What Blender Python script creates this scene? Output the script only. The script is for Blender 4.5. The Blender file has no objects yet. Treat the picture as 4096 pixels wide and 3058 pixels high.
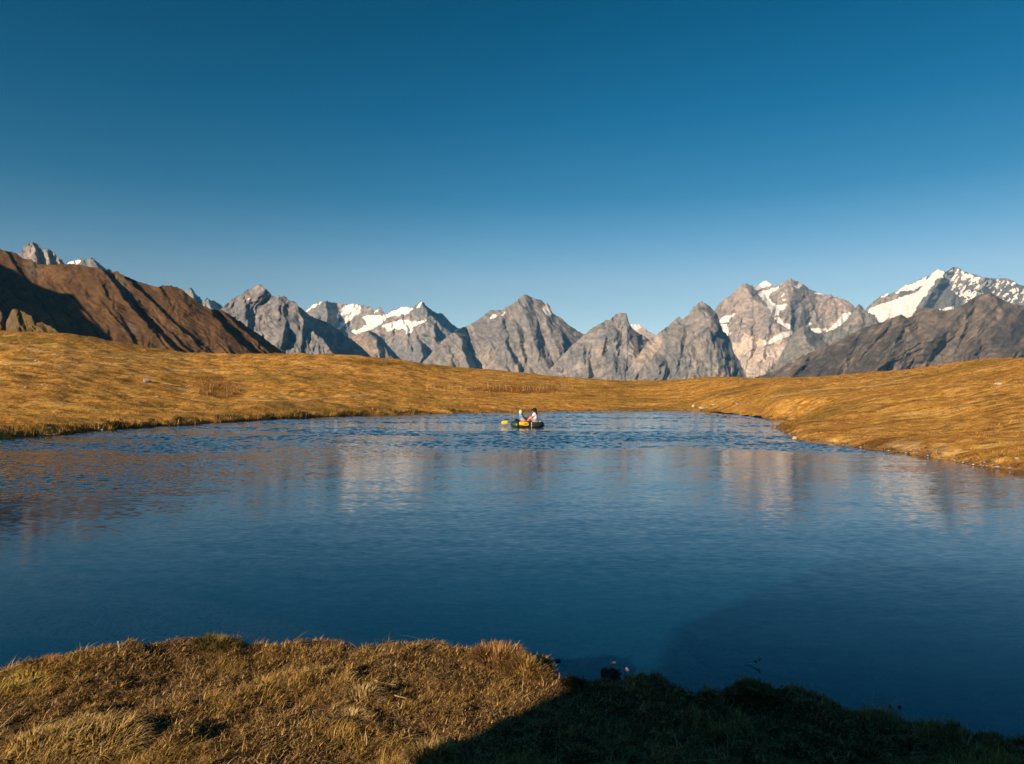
import bpy, bmesh, math, random
import numpy as np
from mathutils import Vector, Matrix

random.seed(7)
RNG = np.random.default_rng(11)
SC = bpy.context.scene
COL = SC.collection

# ------------------------------------------------------------------ camera
F, CX, CY, YH, HC = 2924.0, 2048.0, 1529.0, 1570.0, 1.9     # photo focal length / centre / horizon (px), eye height (m)
PITCH = math.atan((YH - CY) / F)
cam_d = bpy.data.cameras.new('camera')
cam = bpy.data.objects.new('camera', cam_d)
COL.objects.link(cam)
cam.location = (0, 0, HC)
cam.rotation_euler = (math.pi / 2 + PITCH, 0, 0)
cam_d.sensor_width = 36.0
cam_d.lens = 36.0 * F / 4096.0
cam_d.clip_start = 0.1
cam_d.clip_end = 40000
SC.camera = cam

# ------------------------------------------------------------------ sky, sun, exposure
SUN_AZ, SUN_EL = math.radians(40), math.radians(19)          # light travels this far right of straight ahead
LD = np.array([math.sin(SUN_AZ) * math.cos(SUN_EL), math.cos(SUN_AZ) * math.cos(SUN_EL), -math.sin(SUN_EL)])
world = bpy.data.worlds.new('World')
SC.world = world
world.use_nodes = True
wn, wl = world.node_tree.nodes, world.node_tree.links
wn.clear()
w_out = wn.new('ShaderNodeOutputWorld')
w_bg = wn.new('ShaderNodeBackground')
sky_t = wn.new('ShaderNodeTexSky')
sky_t.sky_type = 'NISHITA'
sky_t.sun_disc = False
sky_t.sun_elevation = SUN_EL
sky_t.sun_rotation = SUN_AZ + math.pi
sky_t.altitude = 2700
sky_t.air_density = 1.0
sky_t.dust_density = 0.3
sky_t.ozone_density = 3.0
w_bg.inputs['Strength'].default_value = 0.098
# deep polarised blue of a high clear day: a tint by height above the horizon, the same all round
w_geo = wn.new('ShaderNodeTexCoord')
w_sep = wn.new('ShaderNodeSeparateXYZ')
w_rmp = wn.new('ShaderNodeValToRGB')
w_mul = wn.new('ShaderNodeMixRGB')
w_mul.blend_type = 'MULTIPLY'
w_mul.inputs['Fac'].default_value = 1.0
wl.new(w_geo.outputs['Generated'], w_sep.inputs['Vector'])
wl.new(w_sep.outputs['Z'], w_rmp.inputs['Fac'])
wl.new(sky_t.outputs['Color'], w_mul.inputs['Color1'])
wl.new(w_rmp.outputs['Color'], w_mul.inputs['Color2'])
# the blue is deepest a quarter turn from the sun (Rayleigh scattering is polarised there)
w_dot = wn.new('ShaderNodeVectorMath')
w_dot.operation = 'DOT_PRODUCT'
w_dot.inputs[1].default_value = tuple(float(-v) for v in LD)
wl.new(w_geo.outputs['Generated'], w_dot.inputs[0])
w_sq = wn.new('ShaderNodeMath')
w_sq.operation = 'MULTIPLY'
wl.new(w_dot.outputs['Value'], w_sq.inputs[0])
wl.new(w_dot.outputs['Value'], w_sq.inputs[1])
w_pol = wn.new('ShaderNodeMapRange')
w_pol.inputs['To Min'].default_value = 0.62
w_pol.inputs['To Max'].default_value = 0.77
w_pol.inputs['From Max'].default_value = 0.38
wl.new(w_sq.outputs[0], w_pol.inputs['Value'])
w_mp = wn.new('ShaderNodeVectorMath')
w_mp.operation = 'SCALE'
wl.new(w_mul.outputs['Color'], w_mp.inputs[0])
wl.new(w_pol.outputs['Result'], w_mp.inputs['Scale'])
wl.new(w_mp.outputs['Vector'], w_bg.inputs['Color'])
wl.new(w_bg.outputs['Background'], w_out.inputs['Surface'])
SKY_TINT = [(0.0, (1.25, 1.15, 1.06)), (.152, (1.10, 1.11, 1.04)), (.191, (.76, 1.01, 1.0)), (.254, (.30, .79, .86)), (.349, (.08, .65, .78)), (.454, (.0, .53, .66)), (.7, (.03, .27, .42)), (1.0, (.05, .21, .36))]
el = w_rmp.color_ramp.elements
el[0].position, el[0].color = SKY_TINT[0][0], (*SKY_TINT[0][1], 1)
el[1].position, el[1].color = SKY_TINT[-1][0], (*SKY_TINT[-1][1], 1)
for p, c in SKY_TINT[1:-1]:
    e_ = el.new(p)
    e_.color = (*c, 1)

sun_d = bpy.data.lights.new('sun', 'SUN')
sun_d.energy = 5.0
sun_d.angle = math.radians(0.53)
sun_d.color = (1.0, 0.85, 0.68)
sun = bpy.data.objects.new('sun', sun_d)
COL.objects.link(sun)
sun.location = (-60, -70, 60)
sun.rotation_euler = Vector(LD).to_track_quat('-Z', 'Y').to_euler()
SC.view_settings.view_transform = 'Standard'
SC.view_settings.look = 'None'
SC.view_settings.exposure = 0.4
SC.view_settings.gamma = 1.0
SC.view_settings.use_curve_mapping = False
SC.render.engine = 'CYCLES'
SC.cycles.use_denoising = True
SC.cycles.max_bounces = 6
SC.cycles.diffuse_bounces = 2
SC.cycles.glossy_bounces = 3
SC.cycles.transparent_max_bounces = 8
SC.cycles.volume_bounces = 0

# ------------------------------------------------------------------ noise
def _grad(ix, iy, seed):
    h = (ix.astype(np.int64) * 374761393 + iy.astype(np.int64) * 668265263 + seed * 1274126177) & 0xFFFFFFFF
    h = ((h ^ (h >> 13)) * 1274126177) & 0xFFFFFFFF
    h = (h ^ (h >> 16)) & 0xFFFF
    a = h * (2 * math.pi / 65536.0)
    return np.cos(a), np.sin(a)

def pn(x, y, seed=0):
    x, y = np.broadcast_arrays(np.asarray(x, float), np.asarray(y, float))
    ix, iy = np.floor(x), np.floor(y)
    fx, fy = x - ix, y - iy
    u, v = fx ** 3 * (fx * (fx * 6 - 15) + 10), fy ** 3 * (fy * (fy * 6 - 15) + 10)
    r = []
    for dx, dy in ((0, 0), (1, 0), (0, 1), (1, 1)):
        gx, gy = _grad(ix + dx, iy + dy, seed)
        r.append(gx * (fx - dx) + gy * (fy - dy))
    a = r[0] + u * (r[1] - r[0])
    b = r[2] + u * (r[3] - r[2])
    return (a + v * (b - a)) * 1.5

def fbm(x, y, seed=0, octv=4, gain=0.5):
    s, a, f = 0, 1.0, 1.0
    for k in range(octv):
        s = s + a * pn(x * f, y * f, seed + 17 * k)
        a *= gain
        f *= 2.03
    return s

def ss(a, b, x):
    t = np.clip((np.asarray(x, float) - a) / (b - a), 0, 1)
    return t * t * (3 - 2 * t)

def lerp(a, b, t):
    return a + (b - a) * t

def mixc(c0, c1, t):
    return np.asarray(c0, float) * (1 - t[..., None]) + np.asarray(c1, float) * t[..., None]

def interp_poly(poly, x):
    p = np.array(poly, float)
    return np.interp(x, p[:, 0], p[:, 1])

def in_poly(px, py, poly):
    poly = np.array(poly, float)
    inside = np.zeros(np.shape(px), bool)
    n = len(poly)
    for i in range(n):
        x0, y0 = poly[i]
        x1, y1 = poly[(i + 1) % n]
        if y0 == y1:
            continue
        c = ((y0 > py) != (y1 > py)) & (px < (x1 - x0) * (py - y0) / (y1 - y0) + x0)
        inside ^= c
    return inside

def seg_dist(x, y, pts, closed=False):
    pts = np.array(pts, float)
    best = np.full(np.shape(x), 1e18)
    n = len(pts)
    for i in range(n if closed else n - 1):
        ax, ay = pts[i]
        bx, by = pts[(i + 1) % n]
        vx, vy = bx - ax, by - ay
        L = vx * vx + vy * vy + 1e-12
        t = np.clip(((x - ax) * vx + (y - ay) * vy) / L, 0, 1)
        dx, dy = x - ax - t * vx, y - ay - t * vy
        best = np.minimum(best, dx * dx + dy * dy)
    return np.sqrt(best)

# ------------------------------------------------------------------ the photograph's geometry -> the place
_c, _s = math.cos(PITCH), math.sin(PITCH)
def ray(px, py):
    xc, yc = (np.asarray(px, float) - CX) / F, (CY - np.asarray(py, float)) / F
    return xc, _c - yc * _s, _s + yc * _c                     # forward component is the 2nd

def at_depth(px, py, Y):
    dx, dy, dz = ray(px, py)
    k = Y / dy
    return dx * k, Y + 0 * k, HC + dz * k

def on_plane(px, py, z=0.0):
    dx, dy, dz = ray(px, py)
    k = (z - HC) / dz
    return dx * k, dy * k

def project(x, y, z):
    fz = y * _c + (z - HC) * _s
    fy = -y * _s + (z - HC) * _c
    return CX + F * x / fz, CY - F * fy / fz

# ------------------------------------------------------------------ mesh helpers
def raw_mesh(name, verts, faces, mat=None, col=None, smooth=False):
    """verts (N,3); faces: (M,k) int array or list of such arrays (k = 3 or 4)"""
    me = bpy.data.meshes.new(name)
    if not isinstance(faces, list):
        faces = [faces]
    faces = [np.asarray(f, np.int32) for f in faces if len(f)]
    nl = sum(f.size for f in faces)
    npoly = sum(len(f) for f in faces)
    me.vertices.add(len(verts))
    me.vertices.foreach_set('co', np.asarray(verts, np.float32).ravel())
    me.loops.add(nl)
    me.loops.foreach_set('vertex_index', np.concatenate([f.ravel() for f in faces]))
    me.polygons.add(npoly)
    st, tot, k = [], [], 0
    for f in faces:
        st.append(k + np.arange(len(f)) * f.shape[1])
        k += f.size
    me.polygons.foreach_set('loop_start', np.concatenate(st).astype(np.int32))
    if smooth:
        me.polygons.foreach_set('use_smooth', np.ones(npoly, bool))
    if col is not None:
        a = me.color_attributes.new('Col', 'FLOAT_COLOR', 'POINT')
        c = np.ones((len(verts), 4), np.float32)
        c[:, :3] = np.clip(col, 0, 1)
        a.data.foreach_set('color', c.ravel())
    me.update(calc_edges=True)
    me.validate()
    if mat:
        me.materials.append(mat)
    return me

def link(name, me, parent=None, loc=None):
    o = bpy.data.objects.new(name, me)
    COL.objects.link(o)
    if parent is not None:
        o.parent = parent
    if loc is not None:
        o.location = loc
    return o

def tag(o, label=None, cat=None, group=None, kind=None):
    if label: o['label'] = label
    if cat: o['category'] = cat
    if group: o['group'] = group
    if kind: o['kind'] = kind
    return o

def empty(name, loc=(0, 0, 0), rz=0.0):
    o = bpy.data.objects.new(name, None)
    COL.objects.link(o)
    o.location = loc
    o.rotation_euler = (0, 0, rz)
    o.empty_display_size = 0.2
    return o

def grid_faces(nr, nc):
    i = np.arange(nr - 1)[:, None] * nc + np.arange(nc - 1)[None, :]
    return np.stack([i, i + nc, i + nc + 1, i + 1], -1).reshape(-1, 4)

def tube(pts, radii, n=6, cap=True):
    pts = [Vector(p) for p in pts]
    if not hasattr(radii, '__len__'):
        radii = [radii] * len(pts)
    V, Fc = [], []
    up = Vector((0.13, 0.21, 1)).normalized()
    for i, p in enumerate(pts):
        t = (pts[min(i + 1, len(pts) - 1)] - pts[max(i - 1, 0)]).normalized()
        a = t.cross(up)
        if a.length < 1e-3:
            a = t.cross(Vector((1, 0, 0)))
        a.normalize()
        b = t.cross(a)
        for k in range(n):
            th = 2 * math.pi * k / n
            V.append(p + (a * math.cos(th) + b * math.sin(th)) * radii[i])
    for i in range(len(pts) - 1):
        for k in range(n):
            k2 = (k + 1) % n
            Fc.append((i * n + k, i * n + k2, (i + 1) * n + k2, (i + 1) * n + k))
    if cap:
        Fc.append(tuple(range(n))[::-1])
        Fc.append(tuple((len(pts) - 1) * n + k for k in range(n)))
    return [tuple(v) for v in V], Fc

def py_mesh(name, V, Fc, mat, smooth=True):
    me = bpy.data.meshes.new(name)
    me.from_pydata([tuple(v) for v in V], [], [tuple(f) for f in Fc])
    me.update()
    if smooth:
        me.polygons.foreach_set('use_smooth', np.ones(len(me.polygons), bool))
    me.materials.append(mat)
    return me

def join(*parts):
    V, Fc = [], []
    for v, f in parts:
        o = len(V)
        V += list(v)
        Fc += [tuple(i + o for i in q) for q in f]
    return V, Fc

def ellipsoid(c, r, rot=None, nu=14, nv=9):
    V, Fc = [], []
    M = rot if rot is not None else Matrix.Identity(3)
    for j in range(nv + 1):
        ph = math.pi * j / nv
        for i in range(nu):
            th = 2 * math.pi * i / nu
            p = M @ Vector((r[0] * math.sin(ph) * math.cos(th), r[1] * math.sin(ph) * math.sin(th), r[2] * math.cos(ph)))
            V.append((p.x + c[0], p.y + c[1], p.z + c[2]))
    for j in range(nv):
        for i in range(nu):
            i2 = (i + 1) % nu
            Fc.append((j * nu + i, (j + 1) * nu + i, (j + 1) * nu + i2, j * nu + i2))
    return V, Fc

# ------------------------------------------------------------------ materials
def principled(name, color=(0.5, 0.5, 0.5), rough=0.8, spec=0.3):
    m = bpy.data.materials.new(name)
    m.use_nodes = True
    b = m.node_tree.nodes['Principled BSDF']
    b.inputs['Base Color'].default_value = (*color, 1)
    b.inputs['Roughness'].default_value = rough
    b.inputs['Specular IOR Level'].default_value = spec
    return m, m.node_tree.nodes, m.node_tree.links, b

def noise_node(nodes, links, scale, detail=4, rough=0.6, coord='Object', sx=1, sy=1, sz=1):
    tc = nodes.new('ShaderNodeTexCoord')
    mp = nodes.new('ShaderNodeMapping')
    mp.inputs['Scale'].default_value = (sx, sy, sz)
    nz = nodes.new('ShaderNodeTexNoise')
    nz.inputs['Scale'].default_value = scale
    nz.inputs['Detail'].default_value = detail
    nz.inputs['Roughness'].default_value = rough
    links.new(tc.outputs[coord], mp.inputs['Vector'])
    links.new(mp.outputs['Vector'], nz.inputs['Vector'])
    return nz

def col_mat(name, nscale, lo, hi, rough=0.9, spec=0.1, bump=0.0, bdist=1.0, nscale2=None, aniso=(1, 1, 1)):
    """vertex colour x procedural noise, with optional bump"""
    m, n, l, b = principled(name, rough=rough, spec=spec)
    at = n.new('ShaderNodeAttribute')
    at.attribute_name = 'Col'
    nz = noise_node(n, l, nscale, 5, 0.65, sx=aniso[0], sy=aniso[1], sz=aniso[2])
    mr = n.new('ShaderNodeMapRange')
    mr.inputs['From Min'].default_value = 0.3
    mr.inputs['From Max'].default_value = 0.7
    mr.inputs['To Min'].default_value = lo
    mr.inputs['To Max'].default_value = hi
    l.new(nz.outputs['Fac'], mr.inputs['Value'])
    mx = n.new('ShaderNodeVectorMath')
    mx.operation = 'SCALE'
    l.new(at.outputs['Color'], mx.inputs[0])
    l.new(mr.outputs['Result'], mx.inputs['Scale'])
    l.new(mx.outputs['Vector'], b.inputs['Base Color'])
    if bump:
        nb = noise_node(n, l, nscale2 or nscale * 2, 6, 0.7)
        bp = n.new('ShaderNodeBump')
        bp.inputs['Strength'].default_value = bump
        bp.inputs['Distance'].default_value = bdist
        l.new(nb.outputs['Fac'], bp.inputs['Height'])
        l.new(bp.outputs['Normal'], b.inputs['Normal'])
    return m

M_ROCK = col_mat('mountain_rock', 0.022, 0.6, 1.42, bump=0.9, bdist=14, nscale2=0.035)
M_HILL = col_mat('hill_grass', 0.06, 0.7, 1.32, bump=0.5, bdist=4, nscale2=0.12)
M_MEADOW = col_mat('meadow_turf', 3.2, 0.5, 1.5, bump=0.9, bdist=0.14, nscale2=4.0, aniso=(0.7, 1, 1))
M_SOIL = col_mat('bank_soil', 14, 0.5, 1.4, bump=0.8, bdist=0.03, nscale2=30)
M_GRASS = col_mat('dry_grass', 25, 0.85, 1.15, rough=0.85, spec=0.12)
M_SNOW, _n, _l, _b = principled('snow', (0.86, 0.84, 0.82), 0.75, 0.2)
_nz = noise_node(_n, _l, 0.02, 6, 0.68)
_r = _n.new('ShaderNodeValToRGB')
_r.color_ramp.elements[0].position = .36
_r.color_ramp.elements[0].color = (.66, .635, .615, 1)
_r.color_ramp.elements[1].position = .56
_r.color_ramp.elements[1].color = (.84, .82, .80, 1)
_l.new(_nz.outputs['Fac'], _r.inputs['Fac'])
_l.new(_r.outputs['Color'], _b.inputs['Base Color'])
_bp = _n.new('ShaderNodeBump')
_bp.inputs['Strength'].default_value = 0.35
_bp.inputs['Distance'].default_value = 10
_l.new(_nz.outputs['Fac'], _bp.inputs['Height'])
_l.new(_bp.outputs['Normal'], _b.inputs['Normal'])

def stone_mat(name, c0, c1, scale):
    m, n, l, b = principled(name, rough=0.85, spec=0.25)
    nz = noise_node(n, l, scale, 6, 0.7)
    r = n.new('ShaderNodeValToRGB')
    r.color_ramp.elements[0].position = 0.35
    r.color_ramp.elements[0].color = (*c0, 1)
    r.color_ramp.elements[1].position = 0.65
    r.color_ramp.elements[1].color = (*c1, 1)
    l.new(nz.outputs['Fac'], r.inputs['Fac'])
    l.new(r.outputs['Color'], b.inputs['Base Color'])
    bp = n.new('ShaderNodeBump')
    bp.inputs['Strength'].default_value = 0.6
    bp.inputs['Distance'].default_value = 0.3 / scale
    l.new(nz.outputs['Fac'], bp.inputs['Height'])
    l.new(bp.outputs['Normal'], b.inputs['Normal'])
    return m
M_STONE_PALE = stone_mat('pale_stone', (0.36, 0.32, 0.26), (0.55, 0.5, 0.42), 6)
M_STONE_GREY = stone_mat('grey_stone', (0.16, 0.15, 0.15), (0.36, 0.34, 0.33), 5)
M_STONE_WHITE = stone_mat('white_stone', (0.55, 0.52, 0.48), (0.78, 0.75, 0.7), 9)
M_STONE_DARK = stone_mat('wet_stone', (0.03, 0.03, 0.03), (0.08, 0.075, 0.07), 9)
M_STALK = stone_mat('dry_stalk', (0.42, 0.28, 0.12), (0.62, 0.45, 0.24), 4)
M_TWIG = stone_mat('twig_bark', (0.3, 0.22, 0.15), (0.5, 0.4, 0.3), 40)

# ------------------------------------------------------------------ lake outline and land heights
far_shore = [(0, 1757), (56, 1754), (102, 1750), (158, 1746), (226, 1742), (271, 1736), (339, 1730), (407, 1724),
             (452, 1720), (540, 1714), (632, 1708), (791, 1698), (949, 1687), (1138, 1677), (1300, 1669), (1490, 1662),
             (1680, 1658), (1869, 1654), (2059, 1650), (2312, 1645.5), (2502, 1644), (2700, 1644.5), (2768, 1645.5), (2821, 1649),
             (2823, 1658), (2858, 1667), (2892, 1671), (2937, 1673.5), (3039, 1676), (3107, 1679), (3165, 1682)]
right_shore = [(3086, 1713), (3113, 1719), (3147, 1737), (3172, 1759), (3200, 1766), (3265, 1773), (3392, 1788), (3455, 1798),
               (3582, 1811), (3708, 1827), (3803, 1842), (3898, 1865), (3993, 1875), (4096, 1885), (4600, 1965)]
near_edge = [(-300, 2700), (0, 2672), (60, 2668), (110, 2655), (180, 2655), (260, 2648), (360, 2615), (400, 2612), (480, 2604), (600, 2600),
             (700, 2594), (800, 2572), (870, 2566), (940, 2580), (1030, 2588), (1120, 2572), (1240, 2556), (1330, 2560), (1440, 2575), (1500, 2580),
             (1600, 2576), (1700, 2582), (1760, 2598), (1840, 2612), (1900, 2600), (2040, 2594), (2100, 2620), (2180, 2640),
             (2200, 2668), (2300, 2712), (2380, 2714), (2440, 2716), (2510, 2716), (2560, 2716), (2620, 2732), (2780, 2766), (2925, 2768), (2942, 2730), (2990, 2716),
             (3180, 2732), (3340, 2776), (3500, 2835), (3700, 2872), (3800, 2884), (3860, 2912), (4000, 2925), (4096, 2945), (4500, 3010)]
ZB = 0.30
def P0(l, z=0.0):
    return [tuple(float(v) for v in on_plane(a, b, z)) for a, b in l]
_off = [(1700, 0), (1880, 26), (2000, 36), (2100, 30), (2200, 4), (2300, 4), (2900, 14), (3000, 30), (3300, 28), (3600, 8)]
near_edge = [(a, b + float(np.interp(a, [q[0] for q in _off], [q[1] for q in _off], 0))) for a, b in near_edge]
NEAR_W = P0(near_edge, ZB)
lake = ([(-23, 5.0), (-22.5, 14), (-22.3, 23)] + P0(far_shore) + P0(right_shore) + [(11.5, 10), (10.5, 7), (8.5, 4.6)]
        + NEAR_W[::-1] + [(-6, 4.3), (-12, 4.0)])
SH1 = ([(-3000, 1800), (-600, 1795)] + [p for p in far_shore if p[0] < 2770] + [(2860, 1652), (2960, 1661), (3045, 1673), (3085, 1700), (3118, 1722), (3150, 1739), (3176, 1759)]
       + right_shore[4:] + [(5600, 2100), (8000, 2300)])
SKYL = [(-3000, 1300), (-600, 1330), (-200, 1332), (0, 1336), (120, 1341), (250, 1347), (420, 1372), (600, 1402), (740, 1424), (880, 1431), (1000, 1430),
        (1100, 1427), (1250, 1428), (1400, 1432), (1480, 1441), (1600, 1452), (1700, 1470), (1850, 1481), (2000, 1490), (2150, 1502), (2300, 1514),
        (2420, 1523), (2540, 1530), (2660, 1531), (2760, 1522), (2860, 1516), (3000, 1517), (3130, 1511), (3300, 1507), (3420, 1502), (3550, 1491),
        (3640, 1481), (3740, 1468), (3850, 1448), (3950, 1436), (4096, 1425), (4500, 1400), (8000, 1350)]
SKYD = [(-3000, 100), (0, 108), (800, 122), (1800, 128), (2600, 118), (3000, 100), (3500, 80), (4096, 60), (5000, 52), (8000, 50)]

def lake_sd(x, y):
    """distance to the shore, positive on land"""
    d = seg_dist(x, y, lake, True)
    return np.where(in_poly(x, y, lake), -d, d)

def far_height(x, Y, sd=None):
    px = CX + F * x / Y
    ys = interp_poly(SH1, px)
    Ys = HC * F / (ys - YH)
    Yk = interp_poly(SKYD, px)
    ek = (YH - interp_poly(SKYL, px)) / F
    es = -HC / Ys
    t = (Y - Ys) / (Yk - Ys)
    tc = np.clip(t, 0, 1)
    e = es + (ek - es) * (1 - (1 - tc) ** 2)
    z = HC + e * np.minimum(np.maximum(Y, Ys), Yk)
    over = np.maximum(Y - Yk, 0)
    z = z - 0.16 * over - 0.0016 * np.minimum(over, 60) ** 2
    if sd is None:
        sd = lake_sd(x, Y)
    lf = ss(0.0, 3.5, sd)
    un = 0.32 * pn(x / 15, Y / 11, 3) + 0.10 * pn(x / 6 + 0.3 * pn(x / 9, Y / 9, 8), Y / 3.2, 4) + 0.06 * pn(x / 2.8, Y / 1.3, 5) + 0.035 * pn(x / 1.1, Y / 0.6, 6)
    un = un * ss(0.3, 5, sd) * lerp(0.55, 1.0, ss(20, 60, Y))
    bank_h = (0.26 + 0.14 * pn(x / 2.2, Y / 2.2, 21)) * lerp(1.0, 0.45, ss(-5, 4, x)) * lerp(1.0, 1.7, ss(-6, -12, x)) * lerp(1, 2.3, ss(8, 12, x) * ss(52, 40, Y))
    wob = 0.22 * pn(x / 0.9, Y / 0.9, 22) + 0.3 * pn(x / 2.5, Y / 2.5, 23)
    bank = bank_h * ss(0.05, 0.5, sd + wob) * (0.4 + 0.6 * ss(0, 1, sd + wob))
    land = z * lf + un + bank + 0.02
    bed = -0.05 - 0.3 * np.minimum(-sd, 8)
    return np.where(sd > 0, np.maximum(land, 0.015 + 0 * land), bed)

TUSS = [  # px, py, bump height, bump radius (m)
    (420, 2950, 0.10, 0.26), (150, 2980, 0.08, 0.25), (1400, 2880, 0.07, 0.14), (1450, 2780, 0.06, 0.18), (1720, 3030, 0.06, 0.16), (90, 2730, 0.07, 0.3),
    (2090, 2655, 0.11, 0.18), (1990, 2640, 0.09, 0.2), (860, 2580, 0.10, 0.22), (1240, 2590, 0.07, 0.35), (1100, 2760, 0.05, 0.18), (2290, 2728, 0.05, 0.08),
    (3060, 2790, 0.07, 0.30), (2560, 2765, 0.04, 0.2), (180, 2680, 0.10, 0.18), (480, 2630, 0.08, 0.25), (1130, 2960, 0.05, 0.2), (700, 2830, 0.04, 0.3), (1660, 2620, 0.05, 0.3)]
TUSS_W = [(*map(float, on_plane(a, b, ZB + 0.03)), h, r) for a, b, h, r in TUSS]

def near_height(x, y, sd=None):
    if sd is None:
        sd = lake_sd(x, y)
    wob = 0.05 * pn(x / 0.22, y / 0.22, 41) + 0.03 * pn(x / 0.08, y / 0.08, 45)
    s2 = sd + wob
    top = ZB - .02 + .014 * pn(x / .055, y / .05, 48) + .035 * np.abs(pn(x / .2, y / .17, 47)) + 0.055 * pn(x / 0.9, y / 0.9, 42) + 0.03 * pn(x / 0.35, y / 0.3, 43) + 0.018 * pn(x / 0.12, y / 0.11, 44)
    top = top + 0.03 * np.clip(2.6 - y, 0, 3)
    for tx, ty, h, r in TUSS_W:
        top = top + .5 * h * np.exp(-((x - tx) ** 2 + (y - ty) ** 2) / (r * r))
    face = ss(-0.22, 0.04, s2)
    shelf = np.exp(-((x - 1.1) / 1.1) ** 2)
    bed = -0.02 - lerp(.75, .045, shelf) * np.minimum(np.maximum(-s2, 0), 2.0) - 0.5 * np.clip(-s2 - 2.0, 0, 6) + 0.03 * pn(x / 0.3, y / 0.3, 46)
    return bed * (1 - face) + top * face

def march(px, py, fn, y0, y1, n=1500):
    Y = np.geomspace(y0, y1, n)
    x, y, z = at_depth(np.full(n, float(px)), np.full(n, float(py)), Y)
    h = fn(x, Y)
    k = np.argmax(z <= h)
    if not (z <= h).any():
        k = n - 1
    return float(x[k]), float(Y[k]), float(h[k])

def near_hit(px, py): return march(px, py, near_height, 2.0, 9.0)
def far_hit(px, py): return march(px, py, far_height, 12.0, 135.0)

# ------------------------------------------------------------------ ground sheets
def build_ground():
    rr = np.concatenate([[0.0, 60, 150, 300, 600, 1000, 1600], np.linspace(2400, 12500, 20)])
    zz = np.interp(rr, [0, 150, 300, 1000, 2400, 12500], [-6, -6, -40, -120, -330, -340])
    na = 96
    th = np.linspace(0, 2 * np.pi, na + 1)[:-1]
    V = [(0, 0, -6)]
    for r, z in zip(rr[1:], zz[1:]):
        for a in th:
            V.append((r * math.cos(a), r * math.sin(a), z + (8 * float(pn(r * math.cos(a) / 900, r * math.sin(a) / 900, 5)) if r > 900 else 0)))
    Fq, Ft = [], []
    for i in range(na):
        Ft.append((0, 1 + i, 1 + (i + 1) % na))
    for k in range(len(rr) - 2):
        for i in range(na):
            a = 1 + k * na
            Fq.append((a + i, a + na + i, a + na + (i + 1) % na, a + (i + 1) % na))
    V = np.array(V)
    c = np.tile(np.array([0.13, 0.085, 0.035]), (len(V), 1))
    c[rr.searchsorted(np.hypot(V[:, 0], V[:, 1])) <= 2] = (0.004, 0.005, 0.005)
    o = link('ground', raw_mesh('ground', V, [np.array(Ft), np.array(Fq)], M_HILL, c))
    tag(o, 'valley floor lying below the meadow and the mountains', kind='structure')

GOLD, STRAW, OCHRE, OLIVE, RUST, DARKB = (0.63, 0.33, 0.068), (0.72, 0.44, 0.14), (0.46, 0.222, 0.045), (0.27, 0.175, 0.034), (0.27, 0.12, 0.036), (0.10, 0.055, 0.018)
RUST_P = [[(1880, 1556), (1960, 1546), (2050, 1547), (2150, 1552), (2230, 1556), (2215, 1572), (2100, 1574), (1990, 1570), (1900, 1562)],
          [(760, 1520), (820, 1500), (880, 1512), (930, 1530), (985, 1572), (960, 1592), (880, 1594), (800, 1580)],
          [(1430, 1440), (1600, 1452), (1600, 1462), (1430, 1452)]]
TRAILS = [[(940, 1600), (1100, 1603), (1215, 1602), (1300, 1590), (1400, 1583), (1500, 1578)],
          [(-40, 1366), (70, 1388), (150, 1402), (240, 1420), (330, 1428)], [(110, 1378), (330, 1406), (450, 1416), (650, 1434), (760, 1440)],
          [(-40, 1452), (200, 1456), (330, 1459), (520, 1452)], [(500, 1494), (640, 1484), (900, 1478)], [(3080, 1590), (3260, 1560), (3500, 1545), (3640, 1512)]]
SAND_P = [[(3535, 1775), (3590, 1762), (3690, 1768), (3700, 1790), (3670, 1812), (3560, 1806)], [(3705, 1790), (3790, 1780), (3796, 1800), (3770, 1826), (3690, 1818)],
          [(3320, 1768), (3420, 1772), (3420, 1790), (3320, 1780)]]

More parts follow.
